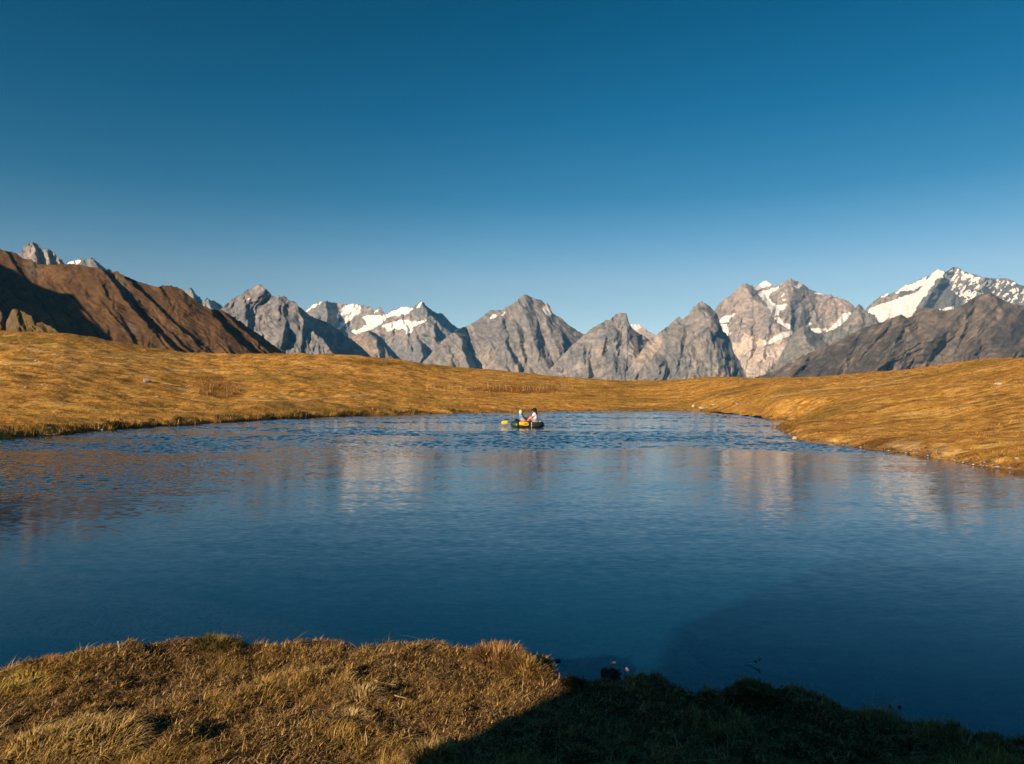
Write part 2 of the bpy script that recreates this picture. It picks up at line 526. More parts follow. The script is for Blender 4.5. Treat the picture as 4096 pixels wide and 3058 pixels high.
def meadow_color(x, Y, px, py, sd):
    st = fbm(x / 7 + 0.5 * pn(x / 11, Y / 8, 61), Y / 1.5, 62, 4, 0.6)
    st2 = fbm(x / 2.2, Y / 0.9, 63, 3, 0.6)
    big = pn(x / 24, Y / 14, 64)
    gr = fbm(x / .55, Y / .5, 75, 3, .7)
    st = st * .75 + .45 * gr
    st2 = st2 * .8 + .35 * gr
    c = mixc(OCHRE, GOLD, ss(-0.55, 0.5, st + 0.35 * st2))
    c = c * (1 - ss(0.1, 0.8, st2 * 0.7 + st * 0.4)[..., None]) + np.array(STRAW) * ss(0.1, 0.8, st2 * 0.7 + st * 0.4)[..., None]
    olive = ss(0.05, 0.65, big + 0.5 * pn(x / 5, Y / 2.5, 66)) * 0.6
    c = c * (1 - olive[..., None]) + np.array(OLIVE) * olive[..., None]
    dk = np.maximum(ss(0.35, 0.75, fbm(x / 3.5, Y / 1.2, 67, 3)) * 0.6, ss(.35, .9, -gr + .5 * pn(x / 4, Y / 3, 76)) * .5)
    c = c * (1 - dk[..., None]) + np.array(DARKB) * dk[..., None]
    nx, ny = px + 14 * pn(px / 24, py / 10, 68), py + 5 * pn(px / 24, py / 10, 69)
    for p in RUST_P:
        m = in_poly(nx, ny, p) * .55 * ss(-.45, .25, st2)
        c = c * (1 - m[..., None]) + np.array(RUST) * m[..., None]
    for t in TRAILS:
        d = seg_dist(px, (py + 2.5 * pn(px / 50, py / 50, 70)) * 2.5, [(a, b * 2.5) for a, b in t])
        m = ss(9, 2, d) * 0.75
        c = c * (1 - m[..., None]) + np.array((0.66, 0.46, 0.2)) * m[..., None]
    for p in SAND_P:
        m = in_poly(nx, py + 3 * pn(px / 12, py / 6, 71), p) * 0.65
        c = c * (1 - m[..., None]) + np.array((0.52, 0.33, 0.15)) * m[..., None]
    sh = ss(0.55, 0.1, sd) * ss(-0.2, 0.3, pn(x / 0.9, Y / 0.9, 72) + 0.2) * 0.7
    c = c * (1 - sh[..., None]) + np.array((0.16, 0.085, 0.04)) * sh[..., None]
    return c

def build_meadow():
    px = np.concatenate([np.arange(-1500, -100, 40.0), np.arange(-100, 4200, 5.8), np.arange(4200, 5700, 40.0)])
    ys = interp_poly(SH1, px)
    Ys = np.minimum(HC * F / (ys - YH), 200)
    Yk = interp_poly(SKYD, px)
    t = np.linspace(0, 1, 215)
    rows = Ys[None] - 0.7 + (Yk - Ys + 0.7)[None] * (1 - np.sqrt(1 - t[:, None] * 0.9995))
    beyond = Yk[None] + np.geomspace(0.4, 260, 34)[:, None]
    Y = np.concatenate([rows, beyond])
    X = (px[None] - CX) / F * Y
    sd = lake_sd(X, Y)
    Z = far_height(X, Y, sd)
    qx, qy = project(X, Y, Z)
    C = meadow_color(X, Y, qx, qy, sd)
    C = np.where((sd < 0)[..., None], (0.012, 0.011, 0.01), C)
    V = np.stack([X, Y, Z], -1).reshape(-1, 3)
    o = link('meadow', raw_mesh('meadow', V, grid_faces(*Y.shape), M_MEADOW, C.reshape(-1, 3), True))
    tag(o, 'golden dry grass slopes around the far side of the lake', kind='structure')

def build_bank():
    xs = np.concatenate([np.linspace(-80, -9, 24), np.linspace(-8.5, -4.6, 30), np.arange(-4.5, 4.5, 0.028), np.linspace(4.6, 8.5, 30), np.linspace(9, 80, 24)])
    ys = np.concatenate([np.linspace(-80, -3, 30), np.linspace(-2.5, 2.1, 30), np.arange(2.2, 6.8, 0.026), np.linspace(6.9, 9.5, 24)])
    X, Y = np.meshgrid(xs, ys)
    sd = lake_sd(X, Y)
    Z = near_height(X, Y, sd)
    n1 = fbm(X / 0.5, Y / 0.4, 81, 4)
    c = mixc((0.06, 0.036, 0.018), (0.15, 0.085, 0.034), ss(-0.4, 0.5, n1))
    g = ss(0.1, 0.5, fbm(X / 0.8, Y / 0.8, 82, 3))
    c = c * (1 - 0.5 * g[..., None]) + np.array((0.11, 0.085, 0.03)) * 0.5 * g[..., None]
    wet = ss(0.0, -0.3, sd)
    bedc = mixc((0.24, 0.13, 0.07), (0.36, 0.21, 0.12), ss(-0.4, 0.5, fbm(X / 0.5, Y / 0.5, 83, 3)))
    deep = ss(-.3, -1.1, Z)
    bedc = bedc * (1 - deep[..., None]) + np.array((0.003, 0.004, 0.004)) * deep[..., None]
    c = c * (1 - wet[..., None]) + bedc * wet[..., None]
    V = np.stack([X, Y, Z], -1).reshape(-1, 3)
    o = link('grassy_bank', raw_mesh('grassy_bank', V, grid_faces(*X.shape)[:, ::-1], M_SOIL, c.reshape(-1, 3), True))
    tag(o, 'near bank of matted dry turf dropping to the water', kind='structure')

def build_shade_knoll():
    """unseen spur added behind the camera, its edge shaped to shade the near bank"""
    dh = np.array([math.sin(SUN_AZ), math.cos(SUN_AZ)])
    tn = math.tan(SUN_EL)
    edge = []
    for (px, py), t in zip([(1500, 3190), (1700, 3058), (1855, 2972), (2010, 2882), (2160, 2800), (2290, 2745), (2400, 2712)], (3.2, 4.6, 6.0, 7.4, 8.6, 9.8, 10.8)):
        x, y = on_plane(px, py, ZB)
        edge.append((x - dh[0] * t, y - dh[1] * t, ZB + t * tn))
    for (px, py), t in zip([(2700, 2610), (3000, 2470), (3400, 2300)], (13, 16, 20)):
        x, y = on_plane(px, py, -0.2)
        edge.append((x - dh[0] * t, y - dh[1] * t, t * tn))
    crest = [np.array(e) for e in edge]
    last = crest[-1]
    ridge = [last + np.array(v) for v in ((2, -3.2, 0.9), (6, -7, 1.6), (12, -12, 1.4), (22, -18, 0.5), (34, -22, -2))]
    top = crest + ridge
    foot = [np.array((-2.3, -0.3, .2)), np.array((-2.3, -.8, .2)), np.array((-2.3, -1.4, .2)), np.array((-2.3, -2.0, .2)), np.array((-2.2, -2.6, .2)), np.array((-2.0, -3.2, .2)),
            np.array((-1.6, -3.8, .2)), np.array((-1, -5, .2)), np.array((0, -6.2, .2)), np.array((2, -8, .2)), np.array((4, -10, .2)), np.array((8, -13, .2)),
            np.array((14, -18, .2)), np.array((24, -20, .2)), np.array((38, -22, .2))]
    bm = bmesh.new()
    tv = [bm.verts.new(p) for p in top]
    fv = [bm.verts.new(p) for p in foot]
    ev = np.array([dh[1], -dh[0]])
    h0 = max(float(p[:2] @ ev) for p in crest) + .12
    bv = []
    for i, p in enumerate(top):
        if i < len(crest):
            k = h0 - float(p[:2] @ ev)
            k = k if i < 7 else k + 1.5
            bv.append(bm.verts.new((p[0] + ev[0] * k, p[1] + ev[1] * k, 0.1 if i < 6 else p[2] * .55)))
        else:
            bv.append(bm.verts.new((p[0] - 6, p[1] - 14, p[2] - 1)))
    for i in range(len(top) - 1):
        bm.faces.new((tv[i], tv[i + 1], fv[i + 1], fv[i]))
        bm.faces.new((tv[i + 1], tv[i], bv[i], bv[i + 1]))
    me = bpy.data.meshes.new('hill')  # added shadow caster, out of view; crest traced sunward from the shadow edge
    bmesh.ops.recalc_face_normals(bm, faces=bm.faces)
    bm.to_mesh(me)
    bm.free()
    a = me.color_attributes.new('Col', 'FLOAT_COLOR', 'POINT')
    a.data.foreach_set('color', np.tile(np.array([0.14, 0.09, 0.04, 1], np.float32), len(me.vertices)))
    me.materials.append(M_SOIL)
    tag(link('hill', me), 'unseen spur added behind the near bank to cast its shadow', kind='structure')

build_ground()
build_meadow()
build_bank()
build_shade_knoll()

# ------------------------------------------------------------------ mountains
GREY, WARM, TAN, BROWN, DGREEN = (0.165, 0.17, 0.178), (0.25, 0.233, 0.225), (0.40, 0.33, 0.275), (0.115, 0.075, 0.045), (0.125, 0.12, 0.10)

def relief(name, label, sil, D, base=1562, slope=45, ribs=(), c0=GREY, c1=WARM, patches=(), snow=(), rough=0.26, lam=330, aniso=2.6, slant=0.0,
           jag=3.0, kref=0.5, step=3.2, ystep=2.9, seed=1, mat=None, octv=6, foot=420, snow_noise=9, back=True, fine=1.0, nrib=None, ribk=1.0):
    sil = sorted(sil)
    x0, x1 = sil[0][0], sil[-1][0]
    xs = np.arange(x0, x1 + step, step)
    ysm = interp_poly(sil, xs)
    ypk = ysm.min()
    Dx = interp_poly(D, xs) if isinstance(D, list) else np.full(len(xs), float(D))
    D0 = float(Dx.mean())
    mpp = D0 / F
    yj = ysm + jag * (fbm(xs / 16.0, 0 * xs + seed, seed + 3, 4, 0.7) - 0.9 * np.clip(1 - np.abs(pn(xs / 9.0, 0 * xs + 3.3, seed + 4)) * 4, 0, 1))
    nr = int((base - ypk) / ystep) + 2
    v = np.linspace(0, 1, nr)[:, None] ** 1.0
    PX = np.repeat(xs[None], nr, 0)
    PY = yj[None] + np.maximum(base - yj[None], 6) * v
    yref = (1 - kref) * ysm + kref * ypk
    d = Dx[None] - (PY - yref[None]) * mpp / math.tan(math.radians(slope))
    base_d = d.copy()
    # folded ribs
    R = np.zeros_like(PX)
    wx = PX + 7 * pn(PX / 40, PY / 40, seed + 50)
    for pts, amp, sl, sr in ribs:
        p = np.array(pts, float)
        p = p[np.argsort(p[:, 1])]
        xc = np.interp(PY, p[:, 1], p[:, 0]) + 5 * pn(PY / 22, 0 * PY + amp, seed + 51)
        ytop = np.interp(p[0, 0], xs, ysm)
        if p[0, 1] < ytop + 14:
            fade = 1.0
        else:
            fade = np.clip((PY - p[0, 1]) * mpp * 1.3 / amp, 0, 1)
        xe = (p[-1, 0] - p[-2, 0]) / max(p[-1, 1] - p[-2, 1], 1)
        xc = xc + np.maximum(PY - p[-1, 1], 0) * xe
        h = amp * fade - np.where(wx < xc, (xc - wx) * sl, (wx - xc) * sr * 1.55) * mpp
        R = np.maximum(R, h)
    # gullied rock
    X, Yv = (PX - CX) * mpp, (PY - ypk) * mpp
    Xs = X + slant * Yv
    w1 = pn(X / (lam * 1.3), Yv / (lam * 1.3), seed + 60) * lam * 0.45
    w2 = pn(X / (lam * .3), Yv / (lam * .4), seed + 61) * lam * 0.12
    N = 0
    l_, an = lam, aniso
    for k in range(octv):
        n_ = pn((Xs + w1 + w2) / l_, (Yv + w1 * 0.5) / (l_ * an), seed + 70 + k)
        rdg = (1 - np.abs(n_) * 1.9)
        N = N + rough * l_ * 0.5 * (rdg if k < 4 else n_ * 1.4) * (fine * 1.8 if k > 1 else 1)
        l_ *= 0.52
        an = max(1.1, an * 0.82)
    # many small ribs with a shaded gully on their right
    rg = np.random.default_rng(seed)
    R2 = np.zeros_like(PX)
    hgt_px = base - ypk
    for q in range(int((x1 - x0) / 26) if nrib is None else nrib):
        ax = rg.uniform(x0, x1)
        ay = float(interp_poly(sil, ax)) + rg.uniform(0, .75) * max(base - float(interp_poly(sil, ax)), 5)
        a_ = rg.uniform(.10, .34) * lam * ribk
        ln = rg.uniform(.25, .8) * hgt_px
        tl = rg.normal(-slant * .7, .16) + (ax - xs[np.argmin(ysm)]) / (x1 - x0) * .7
        tt = (PY - ay) / ln
        xc = ax + tl * (PY - ay) + 6 * pn(PY / 26, 0 * PY + q, seed + 52) + 2.5 * pn(PY / 8, 0 * PY + q, seed + 53)
        f_ = np.clip(tt / .3, 0, 1) * np.clip((1.25 - tt) / .6, 0, 1)
        R2 = np.maximum(R2, a_ * f_ - np.where(wx < xc, (xc - wx) * .42, (wx - xc) * 1.7) * mpp)
    d = d - R - R2 - N
    # colours
    f1 = fbm(Xs / (lam * 0.9), Yv / (lam * 1.6), seed + 80, 4, 0.6)
    f2 = fbm(Xs / (lam * 0.16), Yv / (lam * 0.5), seed + 81, 3, 0.6)
    C = mixc(c0, c1, ss(-0.45, 0.6, f1 + 0.55 * f2))
    f3 = pn((Yv + .55 * X + w1) / (lam * .11), (X - .5 * Yv) / (lam * .8), seed + 88) * (.6 + .6 * f1)
    vein = ss(.28, .62, f3) * .4
    C = C * (1 - vein[..., None]) + np.array(c1) * 1.45 * vein[..., None]
    C = C * (1 - .35 * ss(.25, .7, -f3 + .3 * f2)[..., None])
    ex = PX + 7 * fbm(PX / 22, PY / 22, seed + 82, 3)
    ey = PY + 7 * fbm(PX / 22, PY / 22, seed + 83, 3)
    for poly, colr, a in patches:
        m = in_poly(ex, ey, poly) * a * np.clip(0.85 + 0.5 * f2, 0, 1)
        C = C * (1 - m[..., None]) + np.array(colr) * m[..., None]
    # snow faces
    sid = np.full(PX.shape, -1)
    sx = PX + snow_noise * fbm(PX / 26, PY / 18, seed + 84, 4, 0.6)
    sy = PY + snow_noise * 0.8 * fbm(PX / 26, PY / 18, seed + 85, 4, 0.6)
    for k, sp in enumerate(snow):
        poly, dens = sp if isinstance(sp, tuple) and not isinstance(sp[0], (int, float)) and len(sp) == 2 and isinstance(sp[1], float) else (sp, 1.0)
        m = in_poly(sx, sy, poly)
        if dens < 1:
            q = fbm((PX + 0.9 * PY) / 13, (PY - 0.3 * PX) / 36, seed + 86, 4, 0.7)
            m &= q > (0.5 - dens)
        m &= fbm(PX / 13 + PY / 30, PY / 9, seed + 87, 3, .6) > -.85
        sid[m] = k
    x_, y_, z_ = at_depth(PX, PY, d)
    V = np.stack([x_, y_, z_], -1)
    rows = [V]
    Cs = [C]
    # foot below the meadow skyline, and the far side
    fx, fy, fz = V[-1, :, 0], V[-1, :, 1], V[-1, :, 2]
    k = 1 - (foot * 0.9) / np.maximum(fy, 1000) if foot < 3000 else 1
    rows.append(np.stack([fx * k, fy * k, np.full_like(fz, -foot)], -1)[None])
    Cs.append(C[-1:])
    if back:
        bk, bc = [], []
        for dd, dz in ((1.6, 1.1), (0.75, 0.62), (0.3, 0.28), (0.06, 0.04)):
            hgt = np.maximum(V[0, :, 2], 30)
            s_ = 1 + dd * hgt / V[0, :, 1]
            bk.append(np.stack([V[0, :, 0] * s_, V[0, :, 1] * s_, V[0, :, 2] - dz * hgt], -1)[None])
            bc.append(C[:1])
        rows = bk + rows
        Cs = bc + Cs
    nb = 4 if back else 0
    VV = np.concatenate(rows)
    CC = np.concatenate(Cs)
    nR, nC = VV.shape[:2]
    fc = grid_faces(nR, nC)[:, ::-1]
    fid = np.full((nR - 1, nC - 1), -1)
    s4 = np.stack([sid[:-1, :-1], sid[1:, :-1], sid[:-1, 1:], sid[1:, 1:]], 0)
    cnt = (s4 >= 0).sum(0)
    fid[nb:nb + sid.shape[0] - 1] = np.where(cnt >= 2, s4.max(0), -1)
    fid = fid.ravel()
    VV = VV.reshape(-1, 3)
    CC = CC.reshape(-1, 3)
    rock = fc[fid < 0]
    o = link(name, raw_mesh(name, VV, rock, mat or M_ROCK, CC))
    tag(o, label, kind='structure')
    for k in range(len(snow)):
        f = fc[fid == k]
        if len(f) < 3:
            continue
        u, inv = np.unique(f, return_inverse=True)
        link('snow_field', raw_mesh('snow_field', VV[u], inv.reshape(-1, 4), M_SNOW), parent=o)
    return xs, base_d, PY, Dx

# --- far left crag and snow tip behind the brown hill
relief('mountain', 'blunt grey rock crag above the brown hill at far left', [(30, 1090), (60, 1030), (73, 1020), (87, 1005), (98, 984), (116, 973), (134, 971), (149, 977), (158, 980), (160, 991), (172, 1002), (180, 997), (189, 995), (203, 1003), (218, 1012), (229, 1029), (234, 1030), (254, 1052), (290, 1090)],
       3600, base=1200, slope=60, ribs=[([(130, 972), (150, 1060), (165, 1140)], 90, .5, 1.5), ([(192, 995), (205, 1060)], 70, .4, 1.6), ([(236, 1032), (246, 1080)], 60, .4, 1.5)],
       lam=110, rough=.3, seed=101, jag=3, foot=200, c0=(0.2, .185, .175), c1=(.3, .26, .235))
relief('mountain', 'small grey peak with a snow cap behind the brown hill', [(240, 1110), (272, 1052), (287, 1045), (320, 1040), (352, 1036), (367, 1031), (378, 1040), (399, 1056), (418, 1074), (426, 1082), (432, 1076), (440, 1080), (446, 1087), (480, 1120)],
       4300, base=1200, slope=50, lam=130, seed=111, foot=200, ribs=[([(367, 1032), (395, 1080), (420, 1130)], 120, .3, 1.5)],
       snow=[[(268, 1054), (290, 1044), (322, 1039), (326, 1044), (312, 1056), (290, 1058)]], snow_noise=2)
relief('mountain', 'thin grey pinnacles in the gap right of the brown hill', [(700, 1260), (740, 1166), (754, 1156), (765, 1153), (774, 1162), (782, 1176), (791, 1187), (800, 1189), (803, 1200), (813, 1205), (831, 1194), (838, 1201), (860, 1205), (874, 1214), (889, 1229), (920, 1270)],
       6500, base=1330, slope=58, lam=160, seed=121, foot=300, ribs=[([(766, 1154), (785, 1230)], 150, .4, 1.5), ([(832, 1195), (850, 1260)], 120, .4, 1.5)])

# --- grey pyramid
relief('mountain', 'dark grey pyramid peak with a broad shaded right flank', [(780, 1340), (889, 1232), (903, 1220), (925, 1200), (950, 1187), (961, 1183), (987, 1162), (1016, 1151), (1030, 1141), (1038, 1138), (1049, 1145), (1067, 1162), (1081, 1171), (1090, 1187), (1107, 1189), (1114, 1182), (1125, 1189), (1136, 1184), (1150, 1196), (1159, 1205), (1172, 1205), (1183, 1211), (1198, 1229), (1216, 1243), (1237, 1261), (1259, 1274), (1281, 1280), (1310, 1290), (1335, 1309), (1364, 1330), (1383, 1349), (1404, 1356), (1444, 1388), (1470, 1414), (1499, 1443), (1540, 1490)],
       5000, slope=48, kref=.75, lam=250, rough=.27, aniso=3.2, slant=0.12, seed=131,
       ribs=[([(1150, 1196), (1183, 1214), (1205, 1262), (1225, 1290), (1255, 1330), (1295, 1360), (1318, 1395), (1345, 1432), (1370, 1480)], 1700, .16, 2.3),
             ([(1040, 1140), (1062, 1172), (1075, 1190)], 520, .5, 1.8), ([(1040, 1255), (1100, 1300), (1140, 1360), (1165, 1440)], 430, .45, 1.0), ([(985, 1215), (975, 1300), (960, 1380)], 330, .5, 1.2),
             ([(1165, 1290), (1180, 1340), (1190, 1420)], 560, .35, 1.3)],
       patches=[([(900, 1225), (980, 1175), (1060, 1180), (1090, 1200), (1040, 1215), (940, 1250), (890, 1240)], WARM, .6), ([(1060, 1258), (1130, 1235), (1180, 1225), (1150, 1255), (1090, 1262)], TAN, .55),
                ([(1000, 1255), (1060, 1240), (1060, 1256), (1010, 1266)], TAN, .35)],
       snow=[[(989, 1198), (1001, 1193), (1002, 1196), (991, 1201)]], snow_noise=1)

# --- snowy range left of centre
relief('mountain', 'broken grey ridge with white glaciers left of the central peak', [(1150, 1330), (1222, 1243), (1237, 1231), (1255, 1220), (1285, 1209), (1314, 1208), (1339, 1214), (1364, 1214), (1379, 1221), (1401, 1220), (1418, 1215), (1436, 1221), (1473, 1226), (1487, 1236), (1496, 1245), (1520, 1232), (1531, 1243), (1543, 1260), (1551, 1258), (1567, 1241), (1589, 1238), (1611, 1230), (1650, 1232), (1669, 1218), (1683, 1211), (1694, 1212), (1705, 1223), (1723, 1240), (1738, 1249), (1750, 1256), (1763, 1252), (1774, 1260), (1792, 1281), (1818, 1307), (1841, 1314), (1900, 1400), (1960, 1480)],
       7800, slope=44, kref=.3, lam=300, rough=.26, aniso=2.2, seed=141, jag=4,
       ribs=[([(1690, 1213), (1720, 1260), (1765, 1305), (1775, 1312)], 420, .45, 1.6), ([(1660, 1300), (1672, 1350), (1690, 1400)], 260, .5, 1.4), ([(1300, 1215), (1310, 1290)], 200, .5, 1.0)],
       snow=[[(1222, 1243), (1255, 1219), (1290, 1208), (1262, 1226), (1232, 1246)],
             [(1340, 1275), (1380, 1226), (1420, 1215), (1440, 1224), (1447, 1240), (1425, 1262), (1400, 1280), (1375, 1302), (1352, 1322), (1356, 1300), (1380, 1278), (1395, 1245), (1365, 1268)],
             [(1447, 1268), (1480, 1263), (1530, 1264), (1560, 1252), (1590, 1240), (1612, 1230), (1655, 1232), (1640, 1250), (1600, 1262), (1560, 1270), (1530, 1285), (1500, 1310), (1480, 1322), (1450, 1325), (1440, 1340), (1405, 1330), (1450, 1312), (1470, 1295)],
             [(1515, 1310), (1560, 1292), (1610, 1280), (1650, 1290), (1700, 1281), (1700, 1290), (1670, 1300), (1648, 1310), (1640, 1338), (1626, 1335), (1620, 1318), (1580, 1316), (1555, 1325), (1540, 1312)],
             [(1670, 1222), (1683, 1211), (1690, 1214), (1672, 1232)], [(1496, 1246), (1520, 1234), (1522, 1240), (1500, 1252)]],
       patches=[([(1460, 1330), (1560, 1310), (1640, 1260), (1680, 1275), (1600, 1300), (1520, 1330)], TAN, .5), ([(1400, 1300), (1450, 1270), (1460, 1300), (1420, 1330)], TAN, .4)], snow_noise=7)
relief('mountain', 'low brown grey spur in front of the glaciers', [(1370, 1420), (1400, 1352), (1430, 1340), (1473, 1323), (1498, 1332), (1524, 1350), (1552, 1383), (1582, 1416), (1612, 1448), (1650, 1490)],
       6600, slope=50, kref=.7, lam=260, aniso=3.0, slant=-0.5, seed=151, c0=(.17, .15, .135), c1=(.27, .22, .18), jag=2,
       ribs=[([(1473, 1324), (1520, 1370), (1560, 1420), (1600, 1470)], 300, .35, 1.6), ([(1450, 1345), (1490, 1400), (1530, 1460)], 260, .4, 1.5)])

# --- central peak
relief('mountain', 'tall pointed grey peak in the middle of the range', [(1640, 1500), (1720, 1420), (1790, 1345), (1841, 1316), (1868, 1305), (1898, 1290), (1926, 1271), (1959, 1245), (1970, 1241), (1985, 1244), (2006, 1242), (2024, 1231), (2046, 1220), (2064, 1207), (2086, 1185), (2101, 1179), (2115, 1183), (2137, 1194), (2148, 1200), (2162, 1199), (2177, 1216), (2188, 1213), (2198, 1225), (2209, 1252), (2227, 1265), (2245, 1272), (2263, 1294), (2289, 1310), (2318, 1329), (2336, 1336), (2400, 1400), (2460, 1470)],
       6400, slope=50, kref=.8, lam=330, rough=.19, aniso=3.0, slant=-0.35, seed=161, jag=2.5,
       ribs=[([(1820, 1330), (1840, 1345), (1852, 1400), (1870, 1450), (1895, 1490)], 430, .22, 1.9), ([(1815, 1345), (1822, 1400), (1836, 1450)], 400, .5, 1.6), ([(1775, 1410), (1790, 1480)], 260, .5, 1.4),
             ([(1990, 1262), (2012, 1300), (2015, 1350), (2030, 1400), (2060, 1450), (2075, 1480)], 300, .16, 1.5), ([(2101, 1181), (2105, 1250), (2120, 1320), (2140, 1380), (2175, 1440)], 300, .22, .55),
             ([(2150, 1205), (2185, 1300), (2230, 1400)], 250, .3, .6), ([(2060, 1235), (2090, 1300), (2120, 1380)], 240, .3, .95)],
       c0=(.185, .18, .18), c1=(.27, .245, .225),
       snow=[[(1962, 1272), (1972, 1258), (1986, 1258), (1987, 1264), (1976, 1273), (1964, 1277)], [(2004, 1262), (2018, 1246), (2022, 1250), (2010, 1266)],
             [(2170, 1240), (2182, 1222), (2192, 1236), (2207, 1253), (2200, 1263), (2184, 1258)]],
       patches=[([(2160, 1236), (2180, 1212), (2210, 1250), (2196, 1266)], (.5, .4, .33), .7), ([(1700, 1410), (1770, 1340), (1800, 1360), (1740, 1400), (1700, 1425)], TAN, .4)], snow_noise=3)
relief('mountain', 'distant white snow dome in the saddle right of the leaning peak', [(2490, 1370), (2518, 1292), (2532, 1300), (2554, 1298), (2572, 1310), (2598, 1329), (2621, 1341), (2670, 1390)], 10500, base=1460, slope=40, lam=240, seed=171, foot=300, jag=2, c0=(.42, .35, .32), c1=(.6, .5, .44),
       snow=[[(2500, 1300), (2532, 1299), (2554, 1297), (2562, 1310), (2545, 1322), (2530, 1316)]], snow_noise=3)
relief('mountain', 'leaning grey peak with a steep right edge', [(2180, 1500), (2280, 1390), (2354, 1326), (2376, 1311), (2398, 1297), (2423, 1285), (2434, 1283), (2463, 1260), (2485, 1253), (2503, 1254), (2508, 1260), (2512, 1285), (2528, 1314), (2557, 1336), (2590, 1354), (2640, 1400), (2700, 1470)],
       5900, slope=46, kref=.6, lam=260, rough=.25, aniso=2.0, slant=-0.15, seed=181,
       ribs=[([(2505, 1256), (2520, 1320), (2535, 1400)], 260, .2, .75), ([(2395, 1420), (2420, 1470), (2440, 1530)], 250, .5, 1.3), ([(2470, 1390), (2495, 1450), (2510, 1530)], 300, .4, 1.7), ([(2530, 1335), (2545, 1380)], 240, .4, 1.5)],
       patches=[([(2370, 1400), (2420, 1372), (2440, 1380), (2400, 1425), (2360, 1430)], TAN, .6), ([(2540, 1370), (2580, 1350), (2620, 1420), (2560, 1470), (2530, 1440)], TAN, .75), ([(2160, 1460), (2220, 1432), (2200, 1470), (2165, 1485)], TAN, .4),
                ([(2240, 1500), (2310, 1460), (2400, 1420), (2330, 1470)], TAN, .4), ([(2420, 1290), (2480, 1270), (2500, 1300), (2440, 1320)], WARM, .6)])
relief('mountain', 'grey twin topped peak right of the scree saddle', [(2480, 1520), (2540, 1440), (2592, 1366), (2623, 1343), (2645, 1325), (2677, 1303), (2692, 1285), (2714, 1269), (2732, 1278), (2754, 1260), (2764, 1243), (2775, 1224), (2781, 1227), (2797, 1211), (2809, 1208), (2823, 1216), (2841, 1228), (2852, 1243), (2871, 1261), (2878, 1290), (2892, 1326), (2914, 1348), (2929, 1377), (2932, 1406), (2954, 1442), (2990, 1515)],
       5500, slope=50, kref=.7, lam=270, rough=.24, aniso=2.8, slant=-0.2, seed=191,
       ribs=[([(2714, 1271), (2750, 1340), (2765, 1400), (2790, 1470)], 200, .35, .8), ([(2809, 1210), (2850, 1290), (2838, 1350), (2860, 1420), (2870, 1480)], 300, .3, .62), ([(2685, 1400), (2700, 1460)], 240, .5, 1.8), ([(2700, 1320), (2730, 1400), (2745, 1500)], 260, .4, 1.4)],
       patches=[([(2530, 1450), (2592, 1372), (2650, 1345), (2640, 1390), (2590, 1450), (2540, 1500)], TAN, .75), ([(2740, 1540), (2780, 1440), (2790, 1380), (2830, 1320), (2850, 1300), (2820, 1380), (2790, 1480), (2760, 1545)], TAN, .5),
                ([(2855, 1470), (2920, 1430), (2960, 1460), (2890, 1520), (2870, 1500)], TAN, .55)])
